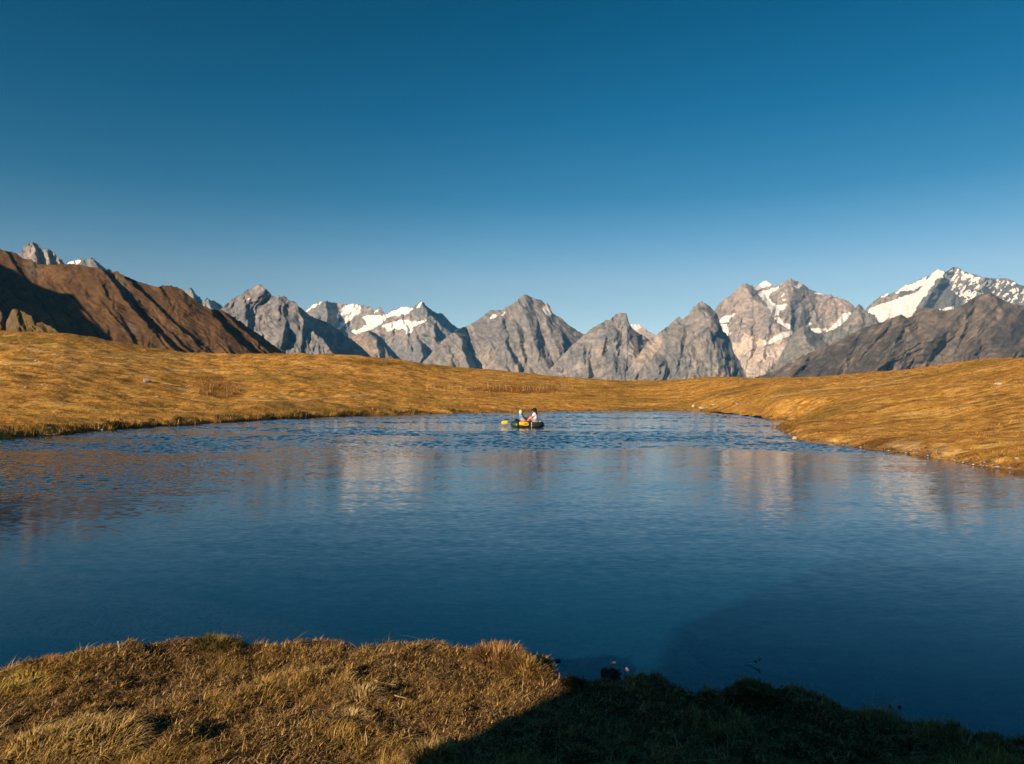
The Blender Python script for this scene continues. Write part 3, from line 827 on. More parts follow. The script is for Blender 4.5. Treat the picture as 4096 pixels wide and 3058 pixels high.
# --- big massif
relief('mountain', 'broad warm grey massif with two snow capped tops', [(2760, 1420), (2856, 1245), (2874, 1220), (2892, 1203), (2911, 1190), (2936, 1170), (2961, 1144), (2976, 1136), (3005, 1140), (3016, 1152), (3030, 1143), (3056, 1124), (3074, 1128), (3088, 1139), (3099, 1148), (3121, 1137), (3143, 1126), (3161, 1115), (3179, 1123), (3205, 1132), (3216, 1141), (3237, 1157), (3259, 1168), (3292, 1177), (3310, 1184), (3321, 1180), (3339, 1188), (3354, 1195), (3383, 1202), (3408, 1215), (3415, 1228), (3440, 1260), (3520, 1360)],
       8600, slope=42, kref=.45, lam=330, rough=.22, aniso=1.7, slant=0.1, seed=201, jag=4, c0=(.235, .215, .208), c1=(.33, .285, .262),
       ribs=[([(2976, 1138), (3020, 1200), (3075, 1230), (3090, 1290), (3120, 1330)], 420, .3, 1.0), ([(3161, 1117), (3170, 1180), (3150, 1240)], 330, .5, .7)],
       snow=[[(3014, 1155), (3056, 1124), (3072, 1130), (3085, 1142), (3060, 1150), (3026, 1162)],
             [(3034, 1170), (3070, 1160), (3098, 1152), (3122, 1143), (3110, 1160), (3085, 1168), (3076, 1185), (3086, 1210), (3110, 1222), (3150, 1218), (3138, 1232), (3118, 1245), (3115, 1262), (3090, 1264), (3078, 1240), (3062, 1212), (3044, 1190)],
             [(3096, 1270), (3112, 1266), (3135, 1290), (3160, 1305), (3166, 1318), (3130, 1305), (3112, 1290)],
             [(3172, 1150), (3200, 1128), (3212, 1140), (3190, 1154)], [(3255, 1168), (3292, 1176), (3288, 1181), (3262, 1174)], [(3126, 1180), (3146, 1174), (3140, 1184), (3128, 1190)], [(3124, 1200), (3146, 1196), (3140, 1204), (3126, 1206)],
             [(2876, 1280), (2940, 1252), (2938, 1262), (2910, 1285), (2878, 1290)], [(2884, 1300), (2920, 1296), (2910, 1312), (2918, 1330), (2912, 1345), (2896, 1328)],
             [(3052, 1380), (3100, 1345), (3130, 1332), (3172, 1322), (3165, 1340), (3110, 1365), (3080, 1376)], [(3245, 1316), (3290, 1313), (3310, 1316), (3280, 1332), (3255, 1336)],
             [(3306, 1328), (3340, 1295), (3372, 1256), (3405, 1250), (3390, 1275), (3360, 1305), (3318, 1330)], [(3216, 1304), (3252, 1290), (3240, 1306), (3225, 1310)]],
       patches=[([(2890, 1270), (2920, 1225), (2960, 1240), (2955, 1255), (2930, 1290)], TAN, .55), ([(2925, 1370), (2960, 1375), (2980, 1330), (2990, 1340), (3040, 1360), (3090, 1355), (3110, 1330), (3180, 1320), (3120, 1370), (3040, 1390), (3000, 1400), (2960, 1440), (2930, 1420)], (.60, .50, .42), .95),
                ([(2960, 1440), (3010, 1400), (3080, 1385), (3150, 1370), (3140, 1410), (3100, 1450), (3060, 1500), (2990, 1510), (2965, 1470)], (.56, .49, .43), .8),
                ([(3256, 1262), (3310, 1218), (3320, 1235), (3270, 1262)], TAN, .7), ([(3300, 1320), (3330, 1290), (3360, 1250), (3408, 1245), (3350, 1320)], TAN, .6), ([(3270, 1230), (3330, 1190), (3400, 1210), (3380, 1240), (3300, 1260)], (.4, .3, .26), .5)], snow_noise=6)
relief('mountain', 'greenish grey buttress ridge below the massif with a small dark point', [(3060, 1520), (3100, 1467), (3136, 1399), (3157, 1359), (3183, 1326), (3212, 1304), (3237, 1310), (3252, 1330), (3288, 1337), (3303, 1330), (3335, 1319), (3372, 1300), (3401, 1261), (3417, 1239), (3430, 1221), (3435, 1217), (3442, 1220), (3450, 1228), (3460, 1246), (3484, 1260), (3500, 1282), (3560, 1340)],
       7000, slope=46, kref=.6, lam=240, rough=.22, aniso=2.4, slant=.3, seed=211, c0=(.165, .165, .155), c1=(.235, .22, .20), jag=2.5,
       ribs=[([(3212, 1305), (3225, 1360), (3260, 1400)], 260, .4, 1.0)],
       patches=[([(3365, 1330), (3400, 1290), (3440, 1265), (3450, 1275), (3410, 1300), (3385, 1325)], TAN, .5), ([(3262, 1390), (3280, 1360), (3275, 1400)], TAN, .4), ([(3400, 1262), (3432, 1224), (3440, 1250), (3420, 1275)], WARM, .5)])
relief('mountain', 'great snow covered peak at the far right', [(3380, 1320), (3450, 1248), (3470, 1229), (3492, 1210), (3521, 1187), (3546, 1176), (3579, 1174), (3597, 1160), (3623, 1140), (3659, 1132), (3688, 1116), (3721, 1102), (3739, 1085), (3752, 1080), (3775, 1087), (3793, 1085), (3804, 1075), (3819, 1071), (3841, 1074), (3852, 1087), (3877, 1094), (3913, 1103), (3935, 1112), (3968, 1116), (4000, 1114), (4030, 1116), (4058, 1127), (4080, 1142), (4096, 1145), (4200, 1165), (4320, 1230)],
       9300, slope=42, kref=.6, lam=330, rough=.22, aniso=2.0, slant=.45, seed=221, c0=(.13, .135, .14), c1=(.21, .2, .195), jag=3,
       ribs=[([(3775, 1089), (3760, 1130), (3720, 1180), (3690, 1230)], 420, .2, 1.25), ([(3935, 1114), (3900, 1180), (3880, 1230)], 260, .3, .9)],
       snow=[[(3474, 1238), (3492, 1228), (3560, 1208), (3600, 1190), (3650, 1178), (3680, 1160), (3700, 1130), (3720, 1105), (3739, 1084), (3752, 1079), (3778, 1090), (3772, 1110), (3745, 1115), (3735, 1135), (3715, 1165), (3690, 1195), (3672, 1215), (3662, 1240), (3648, 1262), (3632, 1276), (3605, 1258), (3570, 1275), (3540, 1290), (3520, 1290), (3500, 1262), (3478, 1250)],
             [(3580, 1174), (3600, 1158), (3625, 1140), (3655, 1134), (3700, 1112), (3700, 1128), (3680, 1150), (3650, 1160), (3620, 1165)],
             ([(3776, 1092), (3800, 1080), (3830, 1076), (3870, 1096), (3930, 1112), (3945, 1140), (3930, 1180), (3890, 1210), (3860, 1225), (3840, 1190), (3810, 1160), (3790, 1120)], 0.37),
             ([(3935, 1118), (4000, 1116), (4060, 1130), (4096, 1150), (4200, 1170), (4200, 1230), (4040, 1220), (3980, 1190), (3950, 1150)], 0.2),
             [(3745, 1236), (3775, 1238), (3800, 1228), (3815, 1224), (3816, 1236), (3805, 1246), (3775, 1244)], [(3520, 1190), (3546, 1176), (3560, 1176), (3530, 1192)]],
       patches=[([(3475, 1225), (3520, 1192), (3600, 1170), (3590, 1195), (3500, 1228)], TAN, .6), ([(3800, 1085), (3819, 1073), (3850, 1090), (3850, 1105), (3810, 1105)], WARM, .8)], snow_noise=6)
relief('mountain', 'dark brown rocky ridge sloping across the right foreground of the range', [(2960, 1545), (3027, 1509), (3099, 1486), (3136, 1464), (3176, 1442), (3205, 1428), (3277, 1395), (3354, 1366), (3390, 1344), (3448, 1315), (3499, 1298), (3528, 1290), (3557, 1276), (3605, 1260), (3630, 1274), (3645, 1269), (3674, 1236), (3695, 1227), (3732, 1234), (3772, 1245), (3815, 1238), (3862, 1214), (3895, 1192), (3928, 1180), (3964, 1171), (3986, 1185), (4019, 1207), (4058, 1218), (4096, 1225), (4200, 1250), (4400, 1330)],
       4600, slope=40, kref=.35, lam=230, rough=.2, aniso=1.8, slant=.8, seed=231, c0=(.088, .078, .07), c1=(.175, .145, .12), jag=3,
       ribs=[([(3605, 1262), (3640, 1330), (3672, 1372), (3600, 1420), (3500, 1480)], 330, .28, .9), ([(3890, 1195), (3840, 1260), (3760, 1330), (3690, 1380), (3560, 1450)], 300, .35, .55), ([(3448, 1318), (3440, 1400), (3380, 1460)], 240, .4, .9), ([(3964, 1172), (4020, 1260), (4060, 1360)], 300, .3, .8)],
       patches=[([(3176, 1444), (3215, 1430), (3190, 1460), (3140, 1480)], TAN, .45), ([(3400, 1370), (3450, 1350), (3440, 1385), (3400, 1395)], (.06, .065, .07), .8), ([(3620, 1370), (3670, 1345), (3680, 1380), (3640, 1395)], (.06, .065, .075), .7),
                ([(4000, 1250), (4060, 1260), (4096, 1300), (4040, 1290)], (.24, .17, .12), .5), ([(3560, 1500), (3650, 1440), (3800, 1380), (3900, 1400), (3800, 1500)], (.19, .16, .135), .4)])

# --- brown hill at left, the lit crag in front of it and the unseen spur added to shade it
hill_sil = [(-420, 930), (-200, 955), (0, 997), (22, 1005), (62, 1012), (73, 1021), (91, 1036), (109, 1040), (127, 1040), (149, 1056), (174, 1060), (218, 1060), (254, 1056), (290, 1058), (327, 1063), (363, 1069), (392, 1074), (410, 1078), (425, 1085), (443, 1091), (468, 1087), (487, 1098), (505, 1110), (523, 1114), (545, 1125), (566, 1132), (595, 1141), (632, 1149), (654, 1143), (683, 1144), (708, 1149), (730, 1161), (762, 1187), (800, 1219), (842, 1238), (881, 1241), (903, 1250), (932, 1269), (961, 1287), (1005, 1320), (1041, 1341), (1081, 1374), (1118, 1399), (1150, 1423), (1200, 1470), (1240, 1510)]
HB, HG = (.078, .043, .020), (.128, .072, .032)
xs_h, bd_h, py_h, D_h = relief('hill', 'steep brown grass hill with rocky gullies at left', hill_sil, [(-420, 1250), (0, 1290), (600, 1330), (1240, 1400)], slope=42, kref=.35, lam=60, rough=.085, aniso=1.7, slant=-0.6, seed=241, mat=M_HILL, step=4.4, ystep=3.4, ribk=.55, nrib=26, c0=HB, c1=HG, jag=3.0, foot=150, octv=6, fine=1.5,
       ribs=[([(410, 1080), (470, 1150), (500, 1200), (560, 1270), (640, 1340), (720, 1420)], 90, .3, 1.5), ([(470, 1090), (505, 1125), (530, 1180), (590, 1250), (680, 1330), (780, 1430)], 75, .5, 1.6), ([(500, 1112), (600, 1200), (700, 1300), (800, 1380), (880, 1440)], 80, .4, 1.5),
             ([(640, 1150), (690, 1230), (780, 1330), (860, 1430)], 75, .35, 1.5), ([(842, 1240), (900, 1320), (980, 1390), (1050, 1440)], 90, .25, 1.5), ([(905, 1255), (950, 1300), (1020, 1360), (1100, 1430)], 75, .4, 1.4), ([(100, 1040), (130, 1070), (150, 1100)], 50, .4, 1.5), ([(25, 1006), (40, 1030), (60, 1060)], 50, .4, 1.4)],
       patches=[([(270, 1240), (310, 1180), (380, 1190), (470, 1290), (440, 1270), (340, 1215)], (.2, .11, .04), .5), ([(90, 1050), (140, 1045), (170, 1100), (120, 1110)], (.13, .11, .08), .6), ([(420, 1090), (500, 1110), (560, 1200), (520, 1200), (450, 1140)], (.16, .12, .09), .5),
                ([(480, 1300), (540, 1290), (560, 1330), (500, 1340)], (.16, .12, .09), .5)])
relief('hill', 'small sunlit rocky knoll at the foot of the brown hill', [(-260, 1215), (-120, 1205), (-40, 1228), (0, 1240), (10, 1262), (22, 1290), (40, 1262), (51, 1234), (70, 1240), (98, 1250), (110, 1258), (127, 1268), (136, 1282), (142, 1292), (171, 1292), (190, 1304), (207, 1310), (222, 1320), (236, 1332), (254, 1344), (300, 1372), (360, 1410)],
       [(-260, 430), (360, 360)], slope=38, kref=.2, lam=22, rough=.17, aniso=1.4, slant=-.3, seed=251, mat=M_HILL, nrib=6, c0=(.06, .042, .018), c1=(.125, .085, .034), jag=3.5, foot=60, step=3, ribs=[([(51, 1236), (70, 1280), (80, 1340)], 8, .3, .8), ([(130, 1270), (150, 1320)], 6, .3, .8)],
       patches=[([(0, 1240), (60, 1240), (100, 1290), (40, 1330), (0, 1300)], (.12, .095, .07), .5)])

def build_shade_spur():  # unseen occluder; crest set sunward from the shade outline on the hill
    bnd = [(-330, 985), (-120, 1020), (0, 1049), (54, 1078), (113, 1107), (171, 1127), (196, 1154), (225, 1170), (280, 1190), (363, 1220), (428, 1230), (457, 1263), (476, 1299), (487, 1328), (530, 1352), (566, 1368), (600, 1408), (615, 1450)]
    crest = []
    for k, (px, py) in enumerate(bnd):
        ci = int(np.clip(np.searchsorted(xs_h, px), 0, len(xs_h) - 1))
        dd = float(np.interp(py, py_h[:, ci], bd_h[:, ci])) - 20
        p = np.array([float(q) for q in at_depth(px, py, dd)])
        t = 470.0 / math.cos(SUN_EL)
        crest.append(p - LD * t)
    V, Fc = [], []
    for q in crest:
        f = np.array([LD[0], LD[1]]) / math.hypot(LD[0], LD[1])
        V += [(q[0] - f[0] * 260, q[1] - f[1] * 260, -140), (q[0] - f[0] * 60, q[1] - f[1] * 60, q[2] * .85), tuple(q), (q[0] + f[0] * 45, q[1] + f[1] * 45, q[2] * .6), (q[0] + f[0] * 120, q[1] + f[1] * 120, -140)]
    V = np.array(V)
    V[2::5, 2] += 1.5 * pn(np.arange(len(crest)) * 0.7, 0.3, 7)
    fc = grid_faces(len(crest), 5)
    tag(link('hill', raw_mesh('hill', V, fc, M_HILL, np.tile(np.array(HG), (len(V), 1)))), 'unseen shoulder added beyond the left edge to shade the brown hill', kind='structure')
build_shade_spur()

# ------------------------------------------------------------------ water
def build_water():
    m = bpy.data.materials.new('lake_water')
    m.use_nodes = True
    n, l = m.node_tree.nodes, m.node_tree.links
    n.clear()
    out = n.new('ShaderNodeOutputMaterial')
    tc = n.new('ShaderNodeTexCoord')
    def mathn(op, a=None, b=None, va=None, vb=None):
        q = n.new('ShaderNodeMath')
        q.operation = op
        if a is not None: l.new(a, q.inputs[0])
        if b is not None: l.new(b, q.inputs[1])
        if va is not None: q.inputs[0].default_value = va
        if vb is not None: q.inputs[1].default_value = vb
        return q.outputs[0]
    def wave(sx, sy, rot, detail, amp, rough=.5):
        mp = n.new('ShaderNodeMapping')
        mp.inputs['Scale'].default_value = (sx, sy, 1)
        mp.inputs['Rotation'].default_value = (0, 0, rot)
        nz = n.new('ShaderNodeTexNoise')
        nz.noise_dimensions = '2D'
        nz.inputs['Scale'].default_value = 1.0
        nz.inputs['Detail'].default_value = detail
        nz.inputs['Roughness'].default_value = rough
        l.new(tc.outputs['Object'], mp.inputs['Vector'])
        l.new(mp.outputs['Vector'], nz.inputs['Vector'])
        return mathn('MULTIPLY', nz.outputs['Fac'], vb=amp)
    def slope(sx, sy, rot, detail, ax, ay, rough=.5):
        mp = n.new('ShaderNodeMapping')
        mp.inputs['Scale'].default_value = (sx, sy, 1)
        mp.inputs['Rotation'].default_value = (0, 0, rot)
        nz = n.new('ShaderNodeTexNoise')
        nz.noise_dimensions = '2D'
        nz.inputs['Scale'].default_value = 1.0
        nz.inputs['Detail'].default_value = detail
        nz.inputs['Roughness'].default_value = rough
        l.new(tc.outputs['Object'], mp.inputs['Vector'])
        l.new(mp.outputs['Vector'], nz.inputs['Vector'])
        v = n.new('ShaderNodeVectorMath')
        v.operation = 'SUBTRACT'
        l.new(nz.outputs['Color'], v.inputs[0])
        v.inputs[1].default_value = (.5, .5, .5)
        w = n.new('ShaderNodeVectorMath')
        w.operation = 'MULTIPLY'
        l.new(v.outputs[0], w.inputs[0])
        w.inputs[1].default_value = (ax, ay, 0)
        return w.outputs[0]
    def vadd(a, b):
        v = n.new('ShaderNodeVectorMath')
        v.operation = 'ADD'
        l.new(a, v.inputs[0])
        l.new(b, v.inputs[1])
        return v.outputs[0]
    def vscale(a, f):
        v = n.new('ShaderNodeVectorMath')
        v.operation = 'SCALE'
        l.new(a, v.inputs[0])
        l.new(f, v.inputs['Scale'])
        return v.outputs[0]
    patch = n.new('ShaderNodeMapRange')
    patch.inputs['From Min'].default_value = .35
    patch.inputs['From Max'].default_value = .65
    patch.inputs['To Min'].default_value = .55
    patch.inputs['To Max'].default_value = 1.15
    l.new(wave(.12, .3, 0.3, 3, 1.0), patch.inputs['Value'])
    rough_s = slope(6.0, 4.5, .1, 2, .22, .24, .6)
    att = n.new('ShaderNodeAttribute')
    att.attribute_name = 'Col'
    asep = n.new('ShaderNodeSeparateColor')
    l.new(att.outputs['Color'], asep.inputs[0])
    rough_s = vscale(vscale(rough_s, patch.outputs['Result']), asep.outputs[0])
    calm_s = vadd(vadd(slope(.38, 1.25, .08, 1, .008, .036), slope(1.3, 4.2, -.12, 2, .014, .045)), slope(6.0, 15.0, -.15, 2, .05, .11))
    calm_s = vscale(calm_s, asep.outputs[1])
    up = n.new('ShaderNodeVectorMath')
    up.operation = 'ADD'
    l.new(vadd(rough_s, calm_s), up.inputs[0])
    ge = n.new('ShaderNodeNewGeometry')
    l.new(ge.outputs['Normal'], up.inputs[1])
    bp = n.new('ShaderNodeVectorMath')
    bp.operation = 'NORMALIZE'
    l.new(up.outputs[0], bp.inputs[0])
    fr = n.new('ShaderNodeFresnel')
    fr.inputs['IOR'].default_value = 1.33
    l.new(bp.outputs[0], fr.inputs['Normal'])
    gl = n.new('ShaderNodeBsdfGlossy')
    gl.inputs['Color'].default_value = (1, 1, 1, 1)
    gl.inputs['Roughness'].default_value = 0.085
    l.new(bp.outputs[0], gl.inputs['Normal'])
    tr = n.new('ShaderNodeBsdfTransparent')
    tr.inputs['Color'].default_value = (.80, .84, .84, 1)
    df = n.new('ShaderNodeBsdfDiffuse')
    df.inputs['Color'].default_value = (.014, .19, .43, 1)
    mx0 = n.new('ShaderNodeMixShader')
    mx0.inputs['Fac'].default_value = .17
    l.new(tr.outputs[0], mx0.inputs[1])
    l.new(df.outputs[0], mx0.inputs[2])
    mx = n.new('ShaderNodeMixShader')
    l.new(fr.outputs[0], mx.inputs['Fac'])
    l.new(mx0.outputs[0], mx.inputs[1])
    l.new(gl.outputs[0], mx.inputs[2])
    l.new(mx.outputs[0], out.inputs['Surface'])
    # the wind ripples of the far half are real relief, so near sides show and far sides hide as they do on water
    pxs = np.concatenate([np.linspace(-2600, -120, 40), np.arange(-100, 4200, 8.0), np.linspace(4220, 6600, 40)])
    Ys = np.concatenate([np.linspace(2, 12, 10), 12.2 + np.cumsum(np.linspace(.065, .185, 518)), np.linspace(78, 90, 6)])
    Y = np.repeat(Ys[:, None], len(pxs), 1)
    X = (pxs[None] - CX) / F * Y
    mask = ss(19.5, 27, Y + 3.2 * fbm(X / 9, Y / 6, 501, 3) + 1.15 * np.clip(-X - 2, 0, 12)) * ss(77, 71, Y)
    gust = .35 + .75 * ss(-.5, .4, fbm(X / 7 + Y / 20, Y / 4, 505, 3))
    wx = X + .25 * pn(X / 1.3, Y / 1.3, 506)
    far = lerp(.06, 1.0, ss(20, 38, Y))
    w = far * (.040 * pn(wx / .50, Y / .46, 502) + .016 * pn(X / 1.4, Y / .9, 507)) + lerp(.012, .032, ss(17, 28, Y)) * pn(wx / .28 + .3, Y / .30, 503) + .018 * pn(wx / .15, Y / .17, 504) * ss(40, 25, Y)
    Z = w * mask * gust
    Z[:1] = 0
    V = np.stack([X, Y, Z], -1).reshape(-1, 3)
    o = link('lake_water', raw_mesh('lake_water', V, grid_faces(*Y.shape)[:, ::-1], m, np.stack([mask, ss(3.5, 15, Y) * .85 + .15, 0 * mask], -1).reshape(-1, 3), True))
    tag(o, 'blue mountain lake, calm near the bank and rippled farther out', kind='structure')
build_water()

# ------------------------------------------------------------------ grass
def blades(base, hgt, az, lean, width, col, curl=0.5, segs=2):
    """each blade: a tapering bent strip; returns verts, faces list, colours"""
    n = len(base)
    dx, dy = np.cos(az), np.sin(az)
    sx, sy = -dy, dx
    V, levels = [], segs + 1
    ts = np.linspace(0, 1, levels)
    fc = []
    for k, t in enumerate(ts):
        bend = lean * (t ** (1 + curl))
        off = np.sin(bend) * hgt * t
        up = np.cos(bend) * hgt * t
        c = np.stack([base[:, 0] + dx * off, base[:, 1] + dy * off, base[:, 2] + up], -1)
        if k < segs:
            w = width * (1 - 0.55 * t) * .5
            s = np.stack([sx * w, sy * w, 0 * w], -1)
            V += [c - s, c + s]
        else:
            V.append(c)
    per = 2 * segs + 1
    V = np.stack(V, 1).reshape(-1, 3)
    b = np.arange(n)[:, None] * per
    quads = [np.concatenate([b + 2 * k, b + 2 * k + 1, b + 2 * k + 3, b + 2 * k + 2], 1) for k in range(segs - 1)]
    tri = np.concatenate([b + 2 * (segs - 1), b + 2 * (segs - 1) + 1, b + 2 * segs], 1)
    return V, quads, tri, np.repeat(col, per, 0)

PAL = np.array([(.50, .30, .065), (.55, .36, .12), (.33, .18, .04), (.20, .105, .03), (.115, .06, .02), (.15, .115, .022), (.085, .075, .018), (.27, .13, .045)])
def pal_pick(w):
    w = w / w.sum(1, keepdims=True)
    c = np.cumsum(w, 1)
    r = RNG.random(len(w))[:, None]
    return PAL[np.minimum((r > c).sum(1), len(PAL) - 1)] * RNG.uniform(.8, 1.5, (len(w), 1))

def near_grass():
    n = 900000
    # denser where it is close to the lens
    y = 2.5 + 3.3 * RNG.random(n) ** 1.15
    x = (RNG.random(n) * 2 - 1) * (0.74 * y + .3)
    sd = lake_sd(x, y)
    patch = fbm(x / .45, y / .36, 301, 3)
    fine = pn(x / .11, y / .09, 302)
    keep = (sd > -.06) & (RNG.random(n) < np.clip(.62 + .4 * patch + .4 * fine, .38, 1))
    x, y, sd, patch, fine = x[keep], y[keep], sd[keep], patch[keep], fine[keep]
    z = near_height(x, y, sd) - .006
    n = len(x)
    g1 = ss(.0, .55, fbm(x / .8, y / .6, 303, 3))          # golden drifts
    gr = ss(.15, .5, fbm(x / .6, y / .5, 304, 3))          # green
    rd = ss(.0, .5, pn(x / 1.1, y / .8, 305)) * ss(-1.5, 1.2, x)
    left = ss(.3, -1.4, x)
    w = np.stack([.6 + 2.6 * g1 * (.5 + left), .5 + 1.2 * g1, 1.0 + 0 * x, .8 + .8 * rd, .5 + .4 * rd, .25 + 1.2 * gr, .1 + .7 * gr, .25 + 1.3 * rd], 1)
    col = pal_pick(w)
    hgt = np.minimum(RNG.gamma(4.0, .0052, n), .045) * (1 + .9 * g1) * (.5 + .8 * ss(-.3, .5, patch)) * (.8 + .5 * ss(-.3, .4, fine))
    hgt *= 1 + .25 * ss(.25, .0, sd)
    wind = math.radians(48) + .9 * pn(x / .6, y / .6, 306)
    az = np.where(RNG.random(n) < .5, wind + RNG.normal(0, .6, n), RNG.random(n) * 6.283)
    lean = np.clip(RNG.normal(1.18, .36, n) + .15 * g1, .1, 1.6)
    wd = RNG.uniform(.0014, .0034, n) * np.clip(y / 3.6, .8, 1.4)
    V, q, t, c = blades(np.stack([x, y, z], -1), hgt, az, lean, wd, col, curl=-.35)
    o = link('grass', raw_mesh('grass', V, q + [t], M_GRASS, c))
    tag(o, 'matted short dry grass covering the near bank', 'grass', kind='stuff')
    # flattened straw lying about
    n = 2200
    y = 2.6 + 2.6 * RNG.random(n)
    x = (RNG.random(n) * 2 - 1) * (0.74 * y + .2)
    sd = lake_sd(x, y)
    k = sd > .03
    x, y, sd = x[k], y[k], sd[k]
    n = len(x)
    z = near_height(x, y, sd) + .012 + .02 * RNG.random(n)
    V, q, t, c = blades(np.stack([x, y, z], -1), RNG.gamma(5, .014, n), RNG.random(n) * 6.283, RNG.uniform(1.3, 1.6, n), RNG.uniform(.002, .004, n), np.array((.60, .44, .24)) * RNG.uniform(.5, 1.1, (n, 1)), curl=-.93)
    o = link('straw', raw_mesh('straw', V, q + [t], M_GRASS, c))
    tag(o, 'loose broken straw lying over the near bank', 'straw', kind='stuff')
    # dead thatch and crumbs pressed into the soil between the tufts
    n = 360000
    y = 2.5 + 2.9 * RNG.random(n) ** 1.1
    x = (RNG.random(n) * 2 - 1) * (0.74 * y + .2)
    sd = lake_sd(x, y)
    k = sd > -.05
    x, y, sd = x[k], y[k], sd[k]
    n = len(x)
    z = near_height(x, y, sd) + .004 + .010 * RNG.random(n)
    col = np.array([(.34, .20, .065), (.24, .135, .045), (.48, .30, .11), (.13, .07, .026), (.07, .04, .018), (.60, .39, .15)])[RNG.integers(0, 6, n)] * RNG.uniform(.6, 1.2, (n, 1))
    V, q, t, c = blades(np.stack([x, y, z], -1), RNG.gamma(4, .0055, n), RNG.random(n) * 6.283, RNG.uniform(.7, 1.9, n), RNG.uniform(.003, .007, n), col, curl=-.95, segs=1)
    tag(link('thatch', raw_mesh('thatch', V, [t], M_GRASS, c)), 'dead thatch and crumbs between the grass tufts of the near bank', 'thatch', kind='stuff')
near_grass()

def tussock(px, py, r, h, n, label, cols, lean=1.0, bias=None, spread=1.0, wd=.006):
    cx, cy, cz = near_hit(px, py)
    a = RNG.random(n) * 6.283
    rr = r * np.sqrt(RNG.random(n)) * .55
    x, y = rr * np.cos(a), rr * np.sin(a) * .8
    z = near_height(cx + x, cy + y) - cz - .01
    az = a + RNG.normal(0, .5, n)
    if bias is not None:
        m = RNG.random(n) < .6
        az = np.where(m, bias + RNG.normal(0, .7, n), az)
    ln = np.clip(lean * (rr / (r * .55)) * spread + RNG.normal(.15, .22, n), .02, 1.5)
    hh = h * .52 * RNG.uniform(.5, 1.1, n)
    col = np.array(cols)[RNG.integers(0, len(cols), n)] * RNG.uniform(.45, 1.1, (n, 1))
    V, q, t, c = blades(np.stack([x, y, z], -1), hh, az, ln, np.full(n, wd) * RNG.uniform(.6, 1.1, n), col, segs=3)
    o = link('grass_tussock', raw_mesh('grass_tussock', V, q + [t], M_GRASS, c), loc=(cx, cy, cz))
    tag(o, label, 'grass tussock', 'grass tussocks on the near bank')
G = [(.58, .38, .11), (.62, .44, .18), (.50, .31, .09)]
DK = [(.16, .13, .04), (.10, .10, .03), (.22, .15, .05)]
RB = [(.42, .22, .08), (.50, .30, .11), (.33, .17, .06)]
tussock(400, 2990, .34, .19, 1800, 'big windswept golden tussock at lower left beside half buried grey stones', G, 1.0, math.radians(45))
tussock(130, 3000, .30, .17, 1500, 'golden windswept tussock near the lower left corner', G, 1.0, math.radians(45))
tussock(1400, 2895, .16, .12, 900, 'round straw coloured tussock spreading like a star left of the shadow edge', [(.62, .44, .2), (.6, .4, .15)], 1.1)
tussock(1440, 2790, .20, .12, 900, 'loose straw tussock just above the star shaped tussock', [(.60, .43, .19), (.55, .36, .13)], 1.1)
tussock(1720, 3040, .18, .15, 900, 'golden tussock at the bottom edge where the big shadow begins', G, 1.0)
tussock(100, 2735, .30, .13, 1500, 'yellow flattened tussock at the left edge above the bank', [(.58, .42, .09), (.52, .35, .08)], 1.1, math.radians(60))
tussock(2110, 2672, .22, .12, 1800, 'bushy yellow brown tussock at the bank edge beside the forked twig', [(.52, .36, .09), (.48, .28, .09), (.40, .22, .08)], .9)
tussock(1990, 2645, .24, .15, 1700, 'reddish brown tussock on the bank edge left of the forked twig', RB, .9)
tussock(870, 2590, .22, .14, 1500, 'dark olive tussock hump on the bank edge left of the pale stones', [(.24, .20, .05), (.34, .2, .06), (.16, .14, .04)], .9)
tussock(2292, 2738, .10, .11, 1100, 'small dark tussock alone at the water just left of the sunlit stones', DK, .7)
tussock(3040, 2800, .30, .10, 1900, 'large dark tussock hump on the shaded bank edge at right', DK, .8)
tussock(190, 2672, .20, .14, 1300, 'feathery brown tussock on the bank edge at far left', RB, .9)

def far_tufts():
    n = 300000
    px = RNG.uniform(-60, 4160, n)
    ys = interp_poly(SH1, px)
    Ys = HC * F / (ys - YH)
    Yk = interp_poly(SKYD, px)
    Y = Ys + (Yk - Ys) * RNG.random(n) ** 1.5 * 1.02
    x = (px - CX) / F * Y
    sd = lake_sd(x, Y)
    k = sd > .15
    x, Y, sd = x[k], Y[k], sd[k]
    z = far_height(x, Y, sd)
    qx, qy = project(x, Y, z)
    c = meadow_color(x, Y, qx, qy, sd)
    dens = fbm(x / 3.0, Y / 1.2, 401, 3)
    sand = np.zeros(len(x), bool)
    for p in SAND_P:
        sand |= in_poly(qx, qy, p)
    keep = (RNG.random(len(x)) < np.clip(.55 + .6 * dens, .08, 1)) & (~sand | (RNG.random(len(x)) < .12))
    x, Y, z, c, qx, qy = x[keep], Y[keep], z[keep], c[keep], qx[keep], qy[keep]
    rep = 2
    x, Y, z = np.repeat(x, rep), np.repeat(Y, rep), np.repeat(z, rep)
    n = len(x)
    c = np.repeat(c, rep, 0) * RNG.uniform(.36, .95, (n, 1))
    x = x + RNG.normal(0, .06, n)
    Y = Y + RNG.normal(0, .06, n)
    h = np.minimum(RNG.gamma(4, .015, n), .10) * np.clip(.55 + Y / 110, .6, 1.5)
    w = h * RNG.uniform(.3, .7, n)
    V, q, t, cc = blades(np.stack([x, Y, z - .02], -1), h, RNG.random(n) * 6.283, RNG.uniform(.2, 1.4, n), w, c, segs=1)
    tag(link('meadow_grass', raw_mesh('meadow_grass', V, [t], M_GRASS, cc)), 'dry golden grass tufts covering the far slopes', 'grass', kind='stuff')
far_tufts()

